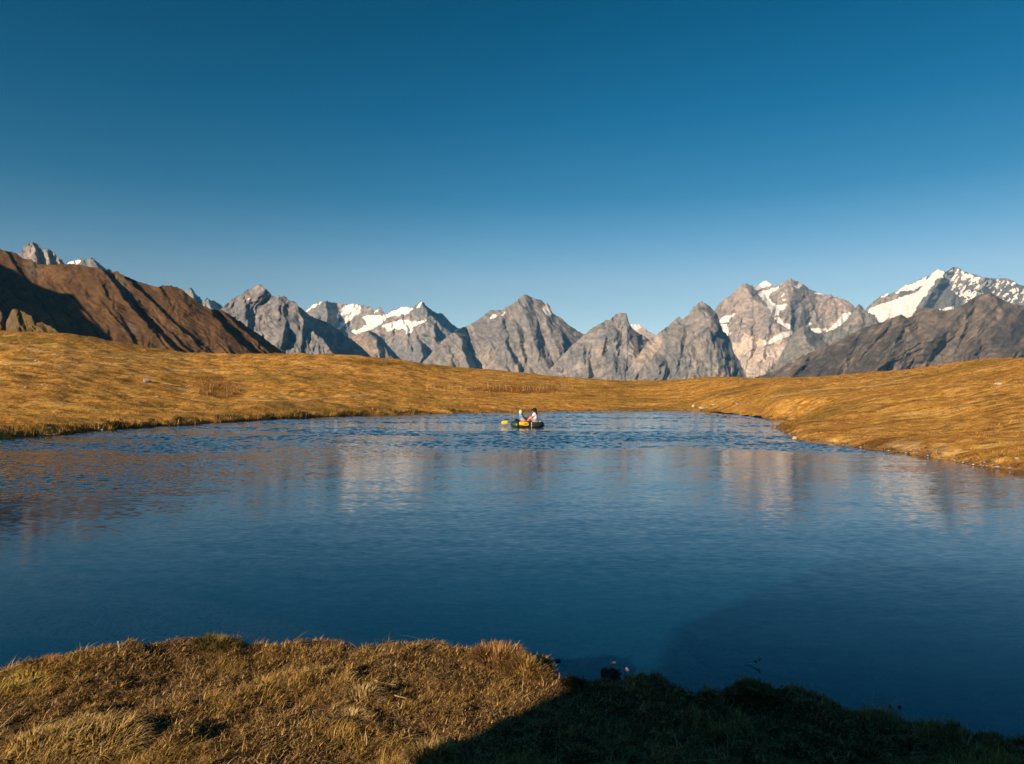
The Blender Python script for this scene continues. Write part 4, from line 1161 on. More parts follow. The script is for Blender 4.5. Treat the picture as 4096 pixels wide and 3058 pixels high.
def shore_tussocks():
    """ragged sedge along the undercut far shore, too many to count"""
    P = np.array([p for p in P0(far_shore)])
    seg = []
    for a, b in zip(P[:-1], P[1:]):
        L = np.hypot(*(b - a))
        wgt = 3.2 if b[0] < -6 else .9
        seg += [a + (b - a) * u for u in RNG.random(max(1, int(L * wgt)))]
    R = np.array([p for p in P0(right_shore[:-1])])
    for a, b in zip(R[:-1], R[1:]):
        L = np.hypot(*(b - a))
        seg += [a + (b - a) * u for u in RNG.random(max(1, int(L * 1.2)))]
    seg = np.array(seg)
    nn = 45
    B, Hh, Az, Ln, Wd, Cc = [], [], [], [], [], []
    for p in seg:
        ctr = p + np.array([0, .3]) * RNG.uniform(.2, 2.2) + RNG.normal(0, .15, 2)
        if p[0] > 10:
            ctr = p + np.array([.25, .2]) * RNG.uniform(.3, 2)
        s = RNG.uniform(.5, 1.25) * (1.35 if p[0] < -10 else 1.0 if p[0] < -3 else .55)
        a = RNG.random(nn) * 6.283
        r = .26 * s * np.sqrt(RNG.random(nn))
        x, y = ctr[0] + r * np.cos(a), ctr[1] + r * np.sin(a)
        B.append(np.stack([x, y], -1))
        Hh.append(RNG.uniform(.18, .42, nn) * s)
        Az.append(a + RNG.normal(0, .4, nn))
        Ln.append(np.clip(r / (.26 * s) * 1.1 + RNG.normal(0, .2, nn), 0, 1.5))
        Wd.append(np.full(nn, .035))
        base = np.array([(.30, .17, .05), (.42, .25, .07), (.20, .13, .04)])[RNG.integers(0, 3)]
        Cc.append(base * RNG.uniform(.7, 1.2, (nn, 1)))
    B = np.concatenate(B)
    sd = lake_sd(B[:, 0], B[:, 1])
    k = sd > .0
    z = far_height(B[:, 0], B[:, 1], sd)
    V, q, t, c = blades(np.concatenate([B, z[:, None] - .03], 1)[k], np.concatenate(Hh)[k], np.concatenate(Az)[k], np.concatenate(Ln)[k], np.concatenate(Wd)[k], np.concatenate(Cc)[k], segs=2)
    tag(link('shore_grass', raw_mesh('shore_grass', V, q + [t], M_GRASS, c)), 'ragged dark sedge overhanging the far and right shores', 'sedge', kind='stuff')
shore_tussocks()

def pebbles():
    pts = []
    for poly, dens in ((P0(right_shore[:-1]), 45), (P0(far_shore[:9]), 40), (P0(far_shore[9:]), 9)):
        for a, b in zip(poly[:-1], poly[1:]):
            a, b = np.array(a), np.array(b)
            m = max(2, int(np.hypot(*(b - a)) * dens))
            pts.append(a + (b - a) * RNG.random((m, 1)) + RNG.normal(0, .22, (m, 2)))
    p = np.concatenate(pts)
    sd = lake_sd(p[:, 0], p[:, 1])
    k = (sd > -.12) & (sd < .5)
    p, sd = p[k], sd[k]
    z = np.maximum(far_height(p[:, 0], p[:, 1], sd), -.02)
    n = len(p)
    r = np.minimum(RNG.gamma(3, .010, n), .06)
    oct_ = np.array([(1, 0, 0), (0, 1, 0), (-1, 0, 0), (0, -1, 0), (0, 0, .6), (0, 0, -.6)])
    V = oct_[None] * (r[:, None] * RNG.uniform(.7, 1.3, (n, 6)))[..., None]
    V = V + np.stack([p[:, 0], p[:, 1], z + .01], -1)[:, None]
    f = np.array([(0, 1, 4), (1, 2, 4), (2, 3, 4), (3, 0, 4), (1, 0, 5), (2, 1, 5), (3, 2, 5), (0, 3, 5)])
    Fc = (f[None] + (np.arange(n) * 6)[:, None, None]).reshape(-1, 3)
    c = np.array([(.22, .15, .09), (.17, .11, .065), (.12, .08, .05), (.30, .22, .14)])[RNG.integers(0, 4, n)]
    tag(link('shore_pebbles', raw_mesh('shore_pebbles', V.reshape(-1, 3), Fc, M_GRASS, np.repeat(c, 6, 0))), 'small pebbles scattered along the waterline', 'pebbles', kind='stuff')
pebbles()

def undergrowth():
    B, Cc = [], []
    for p, n in zip(RUST_P, (700, 240, 260)):
        p = np.array(p)
        k = 0
        while k < n:
            qx, qy = RNG.uniform(p[:, 0].min(), p[:, 0].max()), RNG.uniform(p[:, 1].min(), p[:, 1].max())
            if in_poly(np.array([qx]), np.array([qy]), p)[0]:
                B.append((qx, qy))
                k += 1
    # map picture points to the slope through a table per column
    out = []
    B = np.array(B)
    Yg = np.geomspace(20, 135, 700)
    for qx, qy in B:
        x = (qx - CX) / F * Yg
        out.append((qx, qy))
    px = B[:, 0]
    cols = np.unique(np.round(px / 12) * 12)
    pos = np.zeros((len(B), 3))
    for cpx in cols:
        m = np.round(px / 12) * 12 == cpx
        x = (cpx - CX) / F * Yg
        z = far_height(x, Yg)
        _, pyy = project(x, Yg, z)
        vis = np.minimum.accumulate(pyy)
        Y = np.interp(-B[m, 1], -vis, Yg)
        xx = (px[m] - CX) / F * Y
        pos[m] = np.stack([xx, Y, far_height(xx, Y)], -1)
    rep = 7
    pos = np.repeat(pos, rep, 0) + np.concatenate([RNG.normal(0, .12, (len(pos) * rep, 2)), np.zeros((len(pos) * rep, 1))], 1)
    n = len(pos)
    col = np.array([(.24, .10, .03), (.30, .14, .04), (.17, .075, .025), (.38, .20, .06)])[RNG.integers(0, 4, n)] * RNG.uniform(.7, 1.2, (n, 1))
    V, q, t, c = blades(pos - np.array([0, 0, .03]), RNG.gamma(6, .03, n), RNG.random(n) * 6.283, RNG.uniform(0, 1.0, n), RNG.uniform(.03, .07, n), col, segs=1)
    tag(link('dead_undergrowth', raw_mesh('dead_undergrowth', V, [t], M_GRASS, c)), 'reddish brown withered undergrowth in patches on the far slope', 'undergrowth', kind='stuff')
undergrowth()

# ------------------------------------------------------------------ dry stalks standing on the far slope
def stalk_mesh(k):
    parts = []
    h = 1.0
    bend = random.uniform(-.05, .05)
    parts.append(tube([(0, 0, -.05), (bend * .3, 0, h * .5), (bend, bend * .4, h)], [.022, .018, .012], 5))
    for j in range(7):
        z = h * (.42 + .08 * j)
        a = random.uniform(0, 6.28)
        parts.append(tube([(bend * z, 0, z), (bend * z + .055 * math.cos(a), .055 * math.sin(a), z + .05)], [.02, .012], 4))
    V, Fc = join(*parts)
    return py_mesh('dry_stalk', V, Fc, M_STALK, False)
STALKS = [stalk_mesh(k) for k in range(5)]
def stalk(px, py, hpx, label, group):
    x, y, z = far_hit(px, py)
    o = link('dry_stalk', random.choice(STALKS), loc=(x, y, z))
    h = hpx / F * y
    q = random.uniform(.55, 1.05)
    o.scale = (q, q, h)
    o.rotation_euler = (random.uniform(-.1, .1), random.uniform(-.14, .14), random.uniform(0, 6.28))
    tag(o, label, 'plant stalk', group)
sl_a = 'thin pale dry stalk in the row left of the rusty patch on the far slope'
sl_b = 'thin pale dry plant stalk standing in the rusty patch on the far slope'
sl_c = 'thin faint dry plant stalk right of the rusty patch on the far slope'
sl_d = 'dark dry plant stalk in the brown patch on the left slope'
for px in (1706, 1711, 1722, 1727, 1733, 1740, 1776, 1791, 1799, 1810):
    stalk(px, 1563 + random.uniform(-3, 2), random.uniform(20, 27), sl_a, 'dry stalks left of the rusty patch')
stalk(1749, 1566, 9, 'short pale dry stub at the lower right of the stalk row', 'dry stalks left of the rusty patch')
for px, h in ((1843, 22), (1860, 18), (1899, 20), (1905, 18), (1931, 28), (1950, 30), (1953, 28), (1971, 16), (1985, 18), (1998, 26), (2023, 20), (2027, 22), (2046, 15), (2094, 22), (2102, 18), (2110, 20), (2119, 20), (2135, 16), (2146, 20), (2158, 16), (2163, 20), (2170, 18), (2176, 18), (2185, 16), (2193, 18), (2207, 16)):
    stalk(px, 1561 + random.uniform(-3, 8), h * 1.1, {1843: 'pale dry stalk with a dark head at the left tip of the rusty patch', 1860: 'short dry stalk just right of the dark headed stalk', 1931: 'thick pale dry stalk, tallest in the left half of the rusty patch', 1998: 'tall dry stalk with a flared top in the middle of the rusty patch'}.get(px, sl_b), 'dry stalks in the rusty patch')
for px, h in ((2232, 14), (2247, 16), (2251, 15), (2257, 14), (2263, 14), (2270, 12), (2290, 14), (2329, 16), (2338, 17), (2346, 13)):
    stalk(px, 1554 + random.uniform(-3, 3), h, sl_c, 'faint dry stalks right of the rusty patch')
for k in range(14):
    stalk(random.uniform(800, 960), random.uniform(1548, 1588), random.uniform(10, 22), sl_d, 'dry stalks in the brown patch at left')

# ------------------------------------------------------------------ stones
def rock_mesh(seed, flat=.6, sub=3, facets=9):
    r = np.random.default_rng(seed)
    bm = bmesh.new()
    bmesh.ops.create_icosphere(bm, subdivisions=sub, radius=1)
    P = np.array([v.co[:] for v in bm.verts])
    for k in range(facets):
        nrm = r.normal(size=3)
        nrm /= np.linalg.norm(nrm)
        dcut = r.uniform(.55, .85)
        s = P @ nrm
        P = P - np.maximum(s - dcut, 0)[:, None] * nrm * .9
    P *= 1 + .06 * pn(P[:, 0] * 2 + seed, P[:, 1] * 2 + P[:, 2], seed)[:, None]
    P *= np.array([1, r.uniform(.65, .9), flat])
    for v, p in zip(bm.verts, P):
        v.co = p
    me = bpy.data.meshes.new('stone')
    bm.to_mesh(me)
    bm.free()
    return me

def stone(px, py, wpx, flat, mat, label, where='far', name='stone', sink=.25, group=None, rz=None, cat='stone'):
    x, y, z = far_hit(px, py) if where == 'far' else near_hit(px, py)
    w = wpx / F * y / 2
    me = rock_mesh(int(px * 7 + py), flat)
    me.materials.append(mat)
    o = link(name, me, loc=(x, y + w * .4, z + w * flat * (1 - 2 * sink)))
    o.scale = (w, w, w)
    o.rotation_euler = (0, 0, random.uniform(-.4, .4) if rz is None else rz)
    tag(o, label, cat, group)
    return o
S = stone
S(587, 1531, 34, .72, M_STONE_GREY, 'large grey boulder alone on the left slope', name='boulder', cat='boulder')
S(2774, 1630, 17, .8, M_STONE_PALE, 'rounded pale stone, left one of the group by the far shore')
S(2807, 1637, 25, .55, M_STONE_PALE, 'biggest pale stone of the group by the far shore')
S(2833, 1632, 26, .2, M_STONE_PALE, 'thin flat pale slab right beside the biggest far shore stone')
S(2855, 1623, 20, .32, M_STONE_PALE, 'flat pale stone upslope right of the far shore group')
S(2948, 1616, 11, .5, M_STONE_PALE, 'small pale stone alone right of the far shore group')
S(2991, 1615, 7, .5, M_STONE_PALE, 'tiny pale stone farther right of the far shore group')
S(3998, 1540, 32, .36, M_STONE_PALE, 'long low pale stone on the right hillside')
S(3180, 1758, 20, .8, M_STONE_PALE, 'tan stone at the water on the tip of the right shore')
S(3158, 1740, 10, .6, M_STONE_PALE, 'small tan stone just above the tip of the right shore')
S(142, 1446, 13, .8, M_STONE_PALE, 'larger pale stone among stones on the upper left slope')
S(154, 1449, 9, .8, M_STONE_PALE, 'pale stone right beside the larger stone on the upper left slope')
S(114, 1438, 8, .6, M_STONE_PALE, 'small pale stone left of the larger stone on the upper left slope')
S(124, 1437, 7, .6, M_STONE_PALE, 'smallest pale stone left of the larger stone on the upper left slope')
S(226, 1453, 10, .5, M_STONE_PALE, 'flat pale stone by the upper trail on the left slope')
S(309, 1452, 10, .5, M_STONE_PALE, 'pale stone at the right end of the upper trail on the left slope')
S(170, 1543, 14, .5, M_STONE_PALE, 'flat pale stone low on the left slope')
S(278, 1544, 9, .6, M_STONE_PALE, 'small pale stone low on the slope left of the grey boulder')
S(197, 1504, 9, .8, M_STONE_GREY, 'grey stone with a smaller one in the middle of the left slope')
S(207, 1506, 7, .8, M_STONE_GREY, 'smaller grey stone right of its neighbour in the middle of the left slope')
S(100, 1552, 20, .3, M_STONE_PALE, 'long flat pale stone near the left edge of the slope')
S(628, 1590, 20, .25, M_STONE_PALE, 'flat pale slab in the grass below the grey boulder')
S(112, 1741, 12, .8, M_STONE_PALE, 'upright pale stone on the left shore')
S(140, 1744, 22, .6, M_STONE_PALE, 'big tan stone on the gravel at the left shore')
S(165, 1745, 16, .6, M_STONE_PALE, 'tan stone right of the big tan stone at the left shore')
S(218, 1742, 24, .28, M_STONE_PALE, 'flat pinkish stone reaching into the water at the left shore')
S(407, 1723, 13, .5, M_STONE_WHITE, 'bright cream stone at the foot of the dark left bank')
S(2071, 1648, 8, .8, M_STONE_DARK, 'dark stone at the far waterline behind the boat')
S(2064, 1648, 5, .8, M_STONE_PALE, 'pale stone at the far waterline behind the boat')
for px, py, w, lb in ((3557, 1808, 12, 'low pale stone at the water below the bare earth patch'), (3625, 1815, 9, 'small white stone at the water right of the bare earth patch'), (3712, 1826, 8, 'white stone at the water left of the green clump on the right shore'),
                      (3820, 1843, 9, 'white stone at the water below the green clump on the right shore'), (3854, 1856, 9, 'white stone standing in the shallows at right'), (3894, 1863, 10, 'white stone on the shore edge right of the shallows'),
                      (3934, 1869, 8, 'small dull stone, left of a pair on the right shore'), (3948, 1870, 9, 'small dull stone, right of a pair on the right shore'), (3992, 1872, 17, 'flat tan stone on the right shore'),
                      (4040, 1876, 12, 'round tan stone near the right edge on the shore'), (4072, 1838, 20, 'flat tan stone on the slope at the right edge')):
    S(px, py, w, .5, M_STONE_WHITE if 'white' in lb else M_STONE_PALE, lb)
# near bank
N_ = 'near'
S(1476, 2556, 15, .9, M_STONE_WHITE, 'round white stone standing out against the water on the bank edge', N_, sink=.1)
S(1362, 2559, 17, .7, M_STONE_WHITE, 'pale stone topmost of the little heap on the bank edge', N_)
S(1357, 2566, 16, .6, M_STONE_PALE, 'pale stone lower left in the little heap on the bank edge', N_)
S(1374, 2567, 15, .5, M_STONE_PALE, 'pale flat stone lower right in the little heap on the bank edge', N_)
S(1325, 2556, 20, .5, M_STONE_PALE, 'pinkish stone left of the little heap on the bank edge', N_)
S(1310, 2545, 14, .4, M_STONE_PALE, 'flat stone farthest left on the bank edge by the heap', N_)
S(1746, 2584, 14, .9, M_STONE_PALE, 'pale stone on the bank edge above the notch', N_)
S(1759, 2582, 9, .9, M_STONE_GREY, 'small grey stone right of the pale stone above the notch', N_)
S(1720, 2613, 9, .8, M_STONE_PALE, 'small cream stone in the turf below the bank edge', N_)
S(1537, 2606, 18, .6, M_STONE_PALE, 'tan stone half sunk in turf below the dark hollow', N_)
for px, py, w, f, lb in ((2455, 2668, 14, .6, 'sunlit tan stone highest at the water edge beside the shadow'), (2450, 2676, 15, .6, 'sunlit stone second of the pile at the water edge'), (2442, 2684, 14, .8, 'sunlit stone in the middle of the pile at the water edge'),
                         (2436, 2692, 15, .8, 'sunlit stone lowest of the pile at the water edge'), (2474, 2675, 12, .5, 'bright sunlit stone alone in the shallows right of the pile'), (2505, 2674, 11, .6, 'reddish sunlit stone in the shallows farthest right')):
    x, y = [float(v) for v in on_plane(px, py, .04)]
    z = 0.0
    me = rock_mesh(int(px + py), f)
    me.materials.append(M_STONE_PALE)
    o = link('stone', me, loc=(x, y, .068 if px < 2460 else .03))
    o.scale = (w / F * y / 2 * 1.25,) * 3 if px < 2460 else (.017, .017, .035)
    tag(o, lb, 'stone')
_bx, _by = [float(v) for v in on_plane(2446, 2690, .03)]
_me = rock_mesh(91, .55)
_me.materials.append(M_STONE_DARK)
_o = link('stone', _me, loc=(_bx, _by, .025))
_o.scale = (.075, .06, .075)
tag(_o, 'dark wet stone at the water edge carrying the sunlit pile', 'stone')
S(340, 2868, 40, .35, M_STONE_GREY, 'grey rock slab poking out at the top of the big golden tussock', N_)
S(388, 2862, 34, .35, M_STONE_GREY, 'narrow grey rock ledge beside the dark hollow at lower left', N_)
S(285, 2905, 66, .32, M_STONE_GREY, 'broad flat grey rock half buried in golden grass at lower left', N_)
S(392, 2958, 40, .45, M_STONE_GREY, 'grey stone at the lower right of the golden tussock', N_)
S(2549, 2788, 16, .5, M_STONE_WHITE, 'angular white stone lying alone in the deep shade', N_)
S(2562, 2788, 7, .5, M_STONE_WHITE, 'tiny white chip beside the angular white stone in the shade', N_)
for px, py, w, lb in ((3785, 2911, 14, 'pale stone on the shaded bank near the right end'), (3733, 2918, 9, 'small pale stone on the shaded bank left of the pale one'), (3900, 2932, 12, 'pale stone on the shaded bank nearest the right edge'), (3766, 2881, 12, 'dim flat stone on the shaded bank edge'),
                      (3868, 2888, 14, 'upright pale stone at the water at the right end of the bank'), (3880, 2886, 12, 'pale stone leaning on the upright stone at the right end'), (3845, 2891, 8, 'small pale stone left of the upright stone at the right end'), (3662, 2839, 10, 'thin pale stone on the shaded bank crest')):
    S(px, py, w, .6, M_STONE_WHITE, lb, N_)
# stones standing in the near water
for px, py, w, f, lb in ((2230, 2639, 28, .35, 'small dark wet stone just breaking the water left of the dark tussock'), (3560, 2823, 13, .7, 'dark round stone in the water, left of two off the shaded bank'), (3598, 2825, 16, .7, 'dark round stone in the water, right of two off the shaded bank')):
    x, y = on_plane(px, py, 0.01)
    me = rock_mesh(int(px), f)
    me.materials.append(M_STONE_DARK)
    o = link('stone', me, loc=(float(x), float(y), .005))
    o.scale = (w / F * float(y) / 2,) * 3
    tag(o, lb, 'stone')

# ------------------------------------------------------------------ twigs
def twig_at(px, py, lift=.02):
    x, y, z = near_hit(px, py)
    return Vector((x, y, z + lift))
def build_twigs():
    b = twig_at(1996, 2645, .015)
    def rel(px, py, Y):
        return Vector([float(v) for v in at_depth(px, py, Y)]) - b
    y0 = b.y
    parts = [tube([(0, 0, 0), rel(2028, 2628, y0 + .01), rel(2050, 2607, y0 + .03), rel(2066, 2583, y0 + .05), rel(2081, 2562, y0 + .07)], [.004, .0045, .004, .0035, .0028], 6),
             tube([rel(2060, 2593, y0 + .04), rel(2062, 2581, y0 + .03), rel(2064, 2574, y0 + .03)], [.003, .0025, .002], 5)]
    V, Fc = join(*parts)
    o = link('twig', py_mesh('twig', V, Fc, M_TWIG), loc=b)
    tag(o, 'bare forked twig sticking up from the bank edge over the water', 'twig')
    for pts, r, lb in (([(1578, 2806), (1600, 2811), (1627, 2817)], .0035, 'short whitish stick lying on the turf left of the shadow edge'),
                       ([(1498, 2742), (1530, 2755), (1583, 2762)], .003, 'long bent pale stem lying in the turf above the whitish stick'),
                       ([(1462, 2950), (1468, 2985), (1466, 3008)], .003, 'thin curved stem standing in the turf near the bottom middle'),
                       ([(90, 2758), (130, 2744), (168, 2731)], .0035, 'straight dry stem slanting across the turf at far left'),
                       ([(384, 2723), (395, 2717), (408, 2709)], .004, 'short pale dry stem on the turf at left')):
        w = [twig_at(*p, lift=.028) for p in pts]
        q = [p - w[0] for p in w]
        V, Fc = tube(q, [r, r * 1.1, r * .7], 6)
        tag(link('stick', py_mesh('stick', V, Fc, M_STALK), loc=w[0]), lb, 'stem')
    # twig afloat off the shaded bank
    x, y = [float(v) for v in on_plane(2978, 2648, .01)]
    x2, y2 = [float(v) for v in on_plane(3030, 2657, .01)]
    V1 = tube([(0, 0, .004), ((x2 - x) * .5, (y2 - y) * .5, .012), (x2 - x, y2 - y, .03)], [.002, .0025, .002], 6)
    V2 = tube([((x2 - x), (y2 - y), .03), (x2 - x + .02, y2 - y - .02, .05)], [.004, .003], 5)
    e1 = ellipsoid((x2 - x - .012, y2 - y, .02), (.009, .008, .007))
    e2 = ellipsoid((x2 - x + .012, y2 - y + .01, .032), (.007, .007, .009))
    root = empty('floating_twig', (x, y, .004))
    V, Fc = join(V1, V2)
    link('stem', py_mesh('stem', V, Fc, M_TWIG), root)
    V, Fc = join(e1, e2)
    link('seed_head', py_mesh('seed_head', V, Fc, M_STONE_DARK), root)
    tag(root, 'pale twig with dark seed heads poking from the shaded water', 'twig')
    for px, py, h, lb in ((472, 2590, .05, 'tiny white topped stalk rising from the bank edge at left'), (3140, 2735, .09, 'thin dark hooked stalk rising from the shaded bank at right')):
        x, y, z = near_hit(px, py + 14)
        V, Fc = tube([(0, 0, -.01), (.004, 0, h * .6), (.0, 0, h), (.02 if h > .06 else .002, 0, h * 1.1)], [.003, .003, .003, .004], 5)
        tag(link('stick', py_mesh('stick', V, Fc, M_STONE_WHITE if h < .06 else M_STONE_DARK), loc=(x, y, z)), lb, 'stem')
build_twigs()

# ------------------------------------------------------------------ boat and people
def flat_mat(name, c, rough=.6, spec=.4, scale=8, var=.25):
    return stone_mat(name, tuple(v * (1 - var) for v in c), tuple(min(1, v * (1 + var)) for v in c), scale) if rough > .7 else _gloss(name, c, rough, spec, scale, var)
def _gloss(name, c, rough, spec, scale, var):
    m, n, l, b = principled(name, c, rough, spec)
    nz = noise_node(n, l, scale, 3)
    mr = n.new('ShaderNodeMapRange')
    mr.inputs['To Min'].default_value = 1 - var
    mr.inputs['To Max'].default_value = 1 + var
    l.new(nz.outputs['Fac'], mr.inputs['Value'])
    sc = n.new('ShaderNodeVectorMath')
    sc.operation = 'SCALE'
    sc.inputs[0].default_value = c
    l.new(mr.outputs['Result'], sc.inputs['Scale'])
    l.new(sc.outputs['Vector'], b.inputs['Base Color'])
    return m
M_GREEN = flat_mat('green_rubber', (.012, .055, .03), .45, .5)
M_CHAR = flat_mat('charcoal_rubber', (.025, .03, .033), .5, .4)
M_PALEGREY = flat_mat('pale_grey_fabric', (.5, .52, .5), .6, .3)
M_YELLOW = flat_mat('yellow_plastic', (.78, .50, .015), .4, .4, 6, .12)
M_BLACK = flat_mat('black_cloth', (.012, .011, .013), .65, .2)
M_SKIN = flat_mat('skin', (.52, .30, .20), .55, .3, 20, .1)
M_BLUE = flat_mat('blue_cloth', (.11, .36, .62), .68, .2, 12, .15)
M_WHITE = flat_mat('white_cloth', (.72, .72, .76), .68, .2, 12, .1)
M_PINK = flat_mat('pink_cloth', (.55, .23, .19), .68, .2, 14, .2)
M_CREAM = flat_mat('cream_cloth', (.82, .64, .30), .68, .2, 14, .1)
M_HAIR = flat_mat('dark_hair', (.03, .016, .014), .5, .3, 30, .3)
M_ALU = flat_mat('dark_shaft', (.05, .05, .055), .35, .5)

BX, BY = [float(v) for v in on_plane(2108, 1710, 0)]
MPP = BY / F
def bp(px, py, dy=0.0):
    """point in the boat's own frame from a picture point, dy metres nearer(-)/farther(+) than the hull centre"""
    x, y, z = at_depth(px, py, BY + dy)
    return Vector((float(x) - BX, dy, float(z)))

def sweep(path, prof_n=12):
    """closed or open swept tube with per point radius pairs (horizontal, vertical)"""
    V, Fc = [], []
    n = len(path)
    for i, (p, rh, rv) in enumerate(path):
        a, b = path[max(i - 1, 0)][0], path[min(i + 1, n - 1)][0]
        t = (Vector(b) - Vector(a)).normalized()
        s = t.cross(Vector((0, 0, 1))).normalized()
        for k in range(prof_n):
            th = 2 * math.pi * k / prof_n
            q = Vector(p) + s * rh * math.cos(th) + Vector((0, 0, 1)) * rv * math.sin(th)
            V.append(tuple(q))
    for i in range(n - 1):
        for k in range(prof_n):
            k2 = (k + 1) % prof_n
            Fc.append((i * prof_n + k, i * prof_n + k2, (i + 1) * prof_n + k2, (i + 1) * prof_n + k))
    Fc.append(tuple(range(prof_n)))
    Fc.append(tuple((n - 1) * prof_n + k for k in range(prof_n))[::-1])
    return V, Fc

def build_boat():
    root = empty('raft', (BX, BY, 0))
    tag(root, 'small dark green and charcoal inflatable raft afloat on the lake', 'boat')
    hl, hw, r = .93, .46, .165          # half length, half width, tube radius
    def oval(a):
        ex = 2.6
        ca, sa = math.cos(a), math.sin(a)
        x = math.copysign(abs(ca) ** (2 / ex), ca) * (hl - r)
        y = math.copysign(abs(sa) ** (2 / ex), sa) * (hw - .02)
        z = .135 + (.05 if x < 0 else .02) * (abs(x) / hl) ** 2
        return (x + .02, y, z)
    def arc(a0, a1, n, grow=1.0):
        return [(oval(a0 + (a1 - a0) * k / n), r * grow, r * grow) for k in range(n + 1)]
    # bow end (left) green, the rest charcoal
    V, Fc = sweep(arc(math.radians(122), math.radians(238), 26, 1.02), 14)
    bow = link('bow_tube', py_mesh('bow_tube', V, Fc, M_GREEN), root)
    bow['label'] = 'dark green bow end'
    V, Fc = sweep(arc(math.radians(-121), math.radians(121), 44), 14)
    link('hull_tube', py_mesh('hull_tube', V, Fc, M_CHAR), root)
    Vf, Ff = [], []
    nn = 28
    for k in range(nn):
        x, y, z = oval(2 * math.pi * k / nn)
        Vf.append((x, y, .06))
        Vf.append((x * .96, y * .96, .02))
    Ff.append(tuple(2 * k for k in range(nn)))
    Ff.append(tuple(2 * k + 1 for k in range(nn))[::-1])
    for k in range(nn):
        k2 = (k + 1) % nn
        Ff.append((2 * k, 2 * k + 1, 2 * k2 + 1, 2 * k2))
    link('floor', py_mesh('floor', Vf, Ff, M_CHAR, False), root)
    # pale vertical seam bands round the tube
    for a in (-80,):
        V, Fc = sweep(arc(math.radians(a - 1.3), math.radians(a + 1.3), 4, 1.045), 14)
        link('seam_band', py_mesh('seam_band', V, Fc, M_PALEGREY), root)
    # pale deck sheet at the stern
    Vd, Fd = [], []
    for i in range(9):
        for j in range(7):
            u, v = i / 8, j / 6 - .5
            Vd.append((.28 + .52 * u, v * .82 * (1 - .45 * u * u), .30 + .05 * math.cos(v * 3) - .10 * u * u))
    for i in range(8):
        for j in range(6):
            a = i * 7 + j
            Fd.append((a, a + 1, a + 8, a + 7))
    V2 = Vd + [(x, y, z - .015) for x, y, z in Vd]
    F2 = Fd + [tuple(q + 63 for q in f[::-1]) for f in Fd]
    link('stern_deck', py_mesh('stern_deck', V2, F2, M_PALEGREY), root)
    # grab line looped along the near side
    pts = []
    for k in range(25):
        a = math.radians(-150 + 110 * k / 24)
        x, y, z = oval(a)
        pts.append((x * 1.0, y - r * .98, z + .06 - .035 * abs(math.sin(k * math.pi / 4))))
    V, Fc = tube(pts, .007, 5)
    link('grab_line', py_mesh('grab_line', V, Fc, M_BLACK), root)
    # two cross thwarts
    for x in (-.28, .34):
        V, Fc = sweep([((x, -.36, .20), .10, .075), ((x, 0, .205), .10, .08), ((x, .36, .20), .10, .075)], 12)
        link('thwart', py_mesh('thwart', V, Fc, M_CHAR), root)

    # oars
    def oar(a, b, blade_c, bw, bh, tilt, label, marks=False):
        o = empty('oar', (BX, BY, 0))
        tag(o, label, 'oar', 'the two oars of the raft')
        V, Fc = tube([a, (Vector(a) + Vector(b)) * .5, b], [.014, .016, .016], 8)
        link('shaft', py_mesh('shaft', V, Fc, M_ALU), o)
        V, Fc = [], []
        nx, ny = 16, 8
        R = Matrix.Rotation(tilt, 3, 'Y')
        for side in (-1, 1):
            for i in range(nx + 1):
                for j in range(ny + 1):
                    u, v = i / nx * 2 - 1, j / ny * 2 - 1
                    # rounded rectangle
                    ex = (1 - abs(u) ** 5 * .25)
                    p = Vector((u * bw * (1 - .10 * v * v * (1 if u > 0 else .4)), side * .012 * (1 - abs(u) ** 6) * (1 - abs(v) ** 6) - .03 * (1 - v * v), v * bh * ex))
                    V.append(tuple(Vector(blade_c) + R @ p))
        m = (nx + 1) * (ny + 1)
        for s in (0, 1):
            for i in range(nx):
                for j in range(ny):
                    q = s * m + i * (ny + 1) + j
                    f = (q, q + ny + 1, q + ny + 2, q + 1)
                    Fc.append(f if s == 0 else f[::-1])
        bo = link('blade', py_mesh('blade', V, Fc, M_YELLOW), o)
        if marks:
            # dark letter strokes on the blade: C and F
            st = [(-.20, 0, .012, .42), (.0, .38, .10, .09), (-.0, -.34, .10, .09), (-.09, .02, .016, .40), (.16, 0, .016, .40), (.26, .38, .09, .09), (.25, .02, .07, .09), (.045, .06, .05, .16)]
            Vs, Fs = [], []
            for cx_, cz_, w_, h_ in st[1:]:
                cx2, cz2, w2, h2 = cx_ * .5 + .06, cz_ * bh, w_ * .5, h_ * bh
                k = len(Vs)
                for dx, dz in ((-w2, -h2), (w2, -h2), (w2, h2), (-w2, h2)):
                    Vs.append(tuple(Vector(blade_c) + R @ Vector((cx2 + dx, -.048, cz2 + dz))))
                for dx, dz in ((-w2, -h2), (w2, -h2), (w2, h2), (-w2, h2)):
                    Vs.append(tuple(Vector(blade_c) + R @ Vector((cx2 + dx, -.040, cz2 + dz))))
                Fs += [(k, k + 1, k + 2, k + 3), (k + 7, k + 6, k + 5, k + 4), (k, k + 4, k + 5, k + 1), (k + 1, k + 5, k + 6, k + 2), (k + 2, k + 6, k + 7, k + 3), (k + 3, k + 7, k + 4, k)]
            link('lettering', py_mesh('lettering', Vs, Fs, M_BLACK, False), bo)
        return o
    c1 = bp(2019, 1691.5, .35)
    oar(tuple(bp(2030, 1690, .35)), tuple(bp(2096, 1679, .12)), tuple(c1), .172, .098, math.radians(-6), 'oar with its yellow blade held out beyond the bow at left')
    c2 = bp(2096, 1696, -.66)
    oar(tuple(bp(2112, 1692, -.62)), tuple(bp(2100, 1678, -.05)), tuple(c2), .262, .098, math.radians(6), 'oar with its lettered yellow blade alongside the raft', True)

    # bag and gear
    bag = empty('bag', (BX - .56, BY - .02, .26))
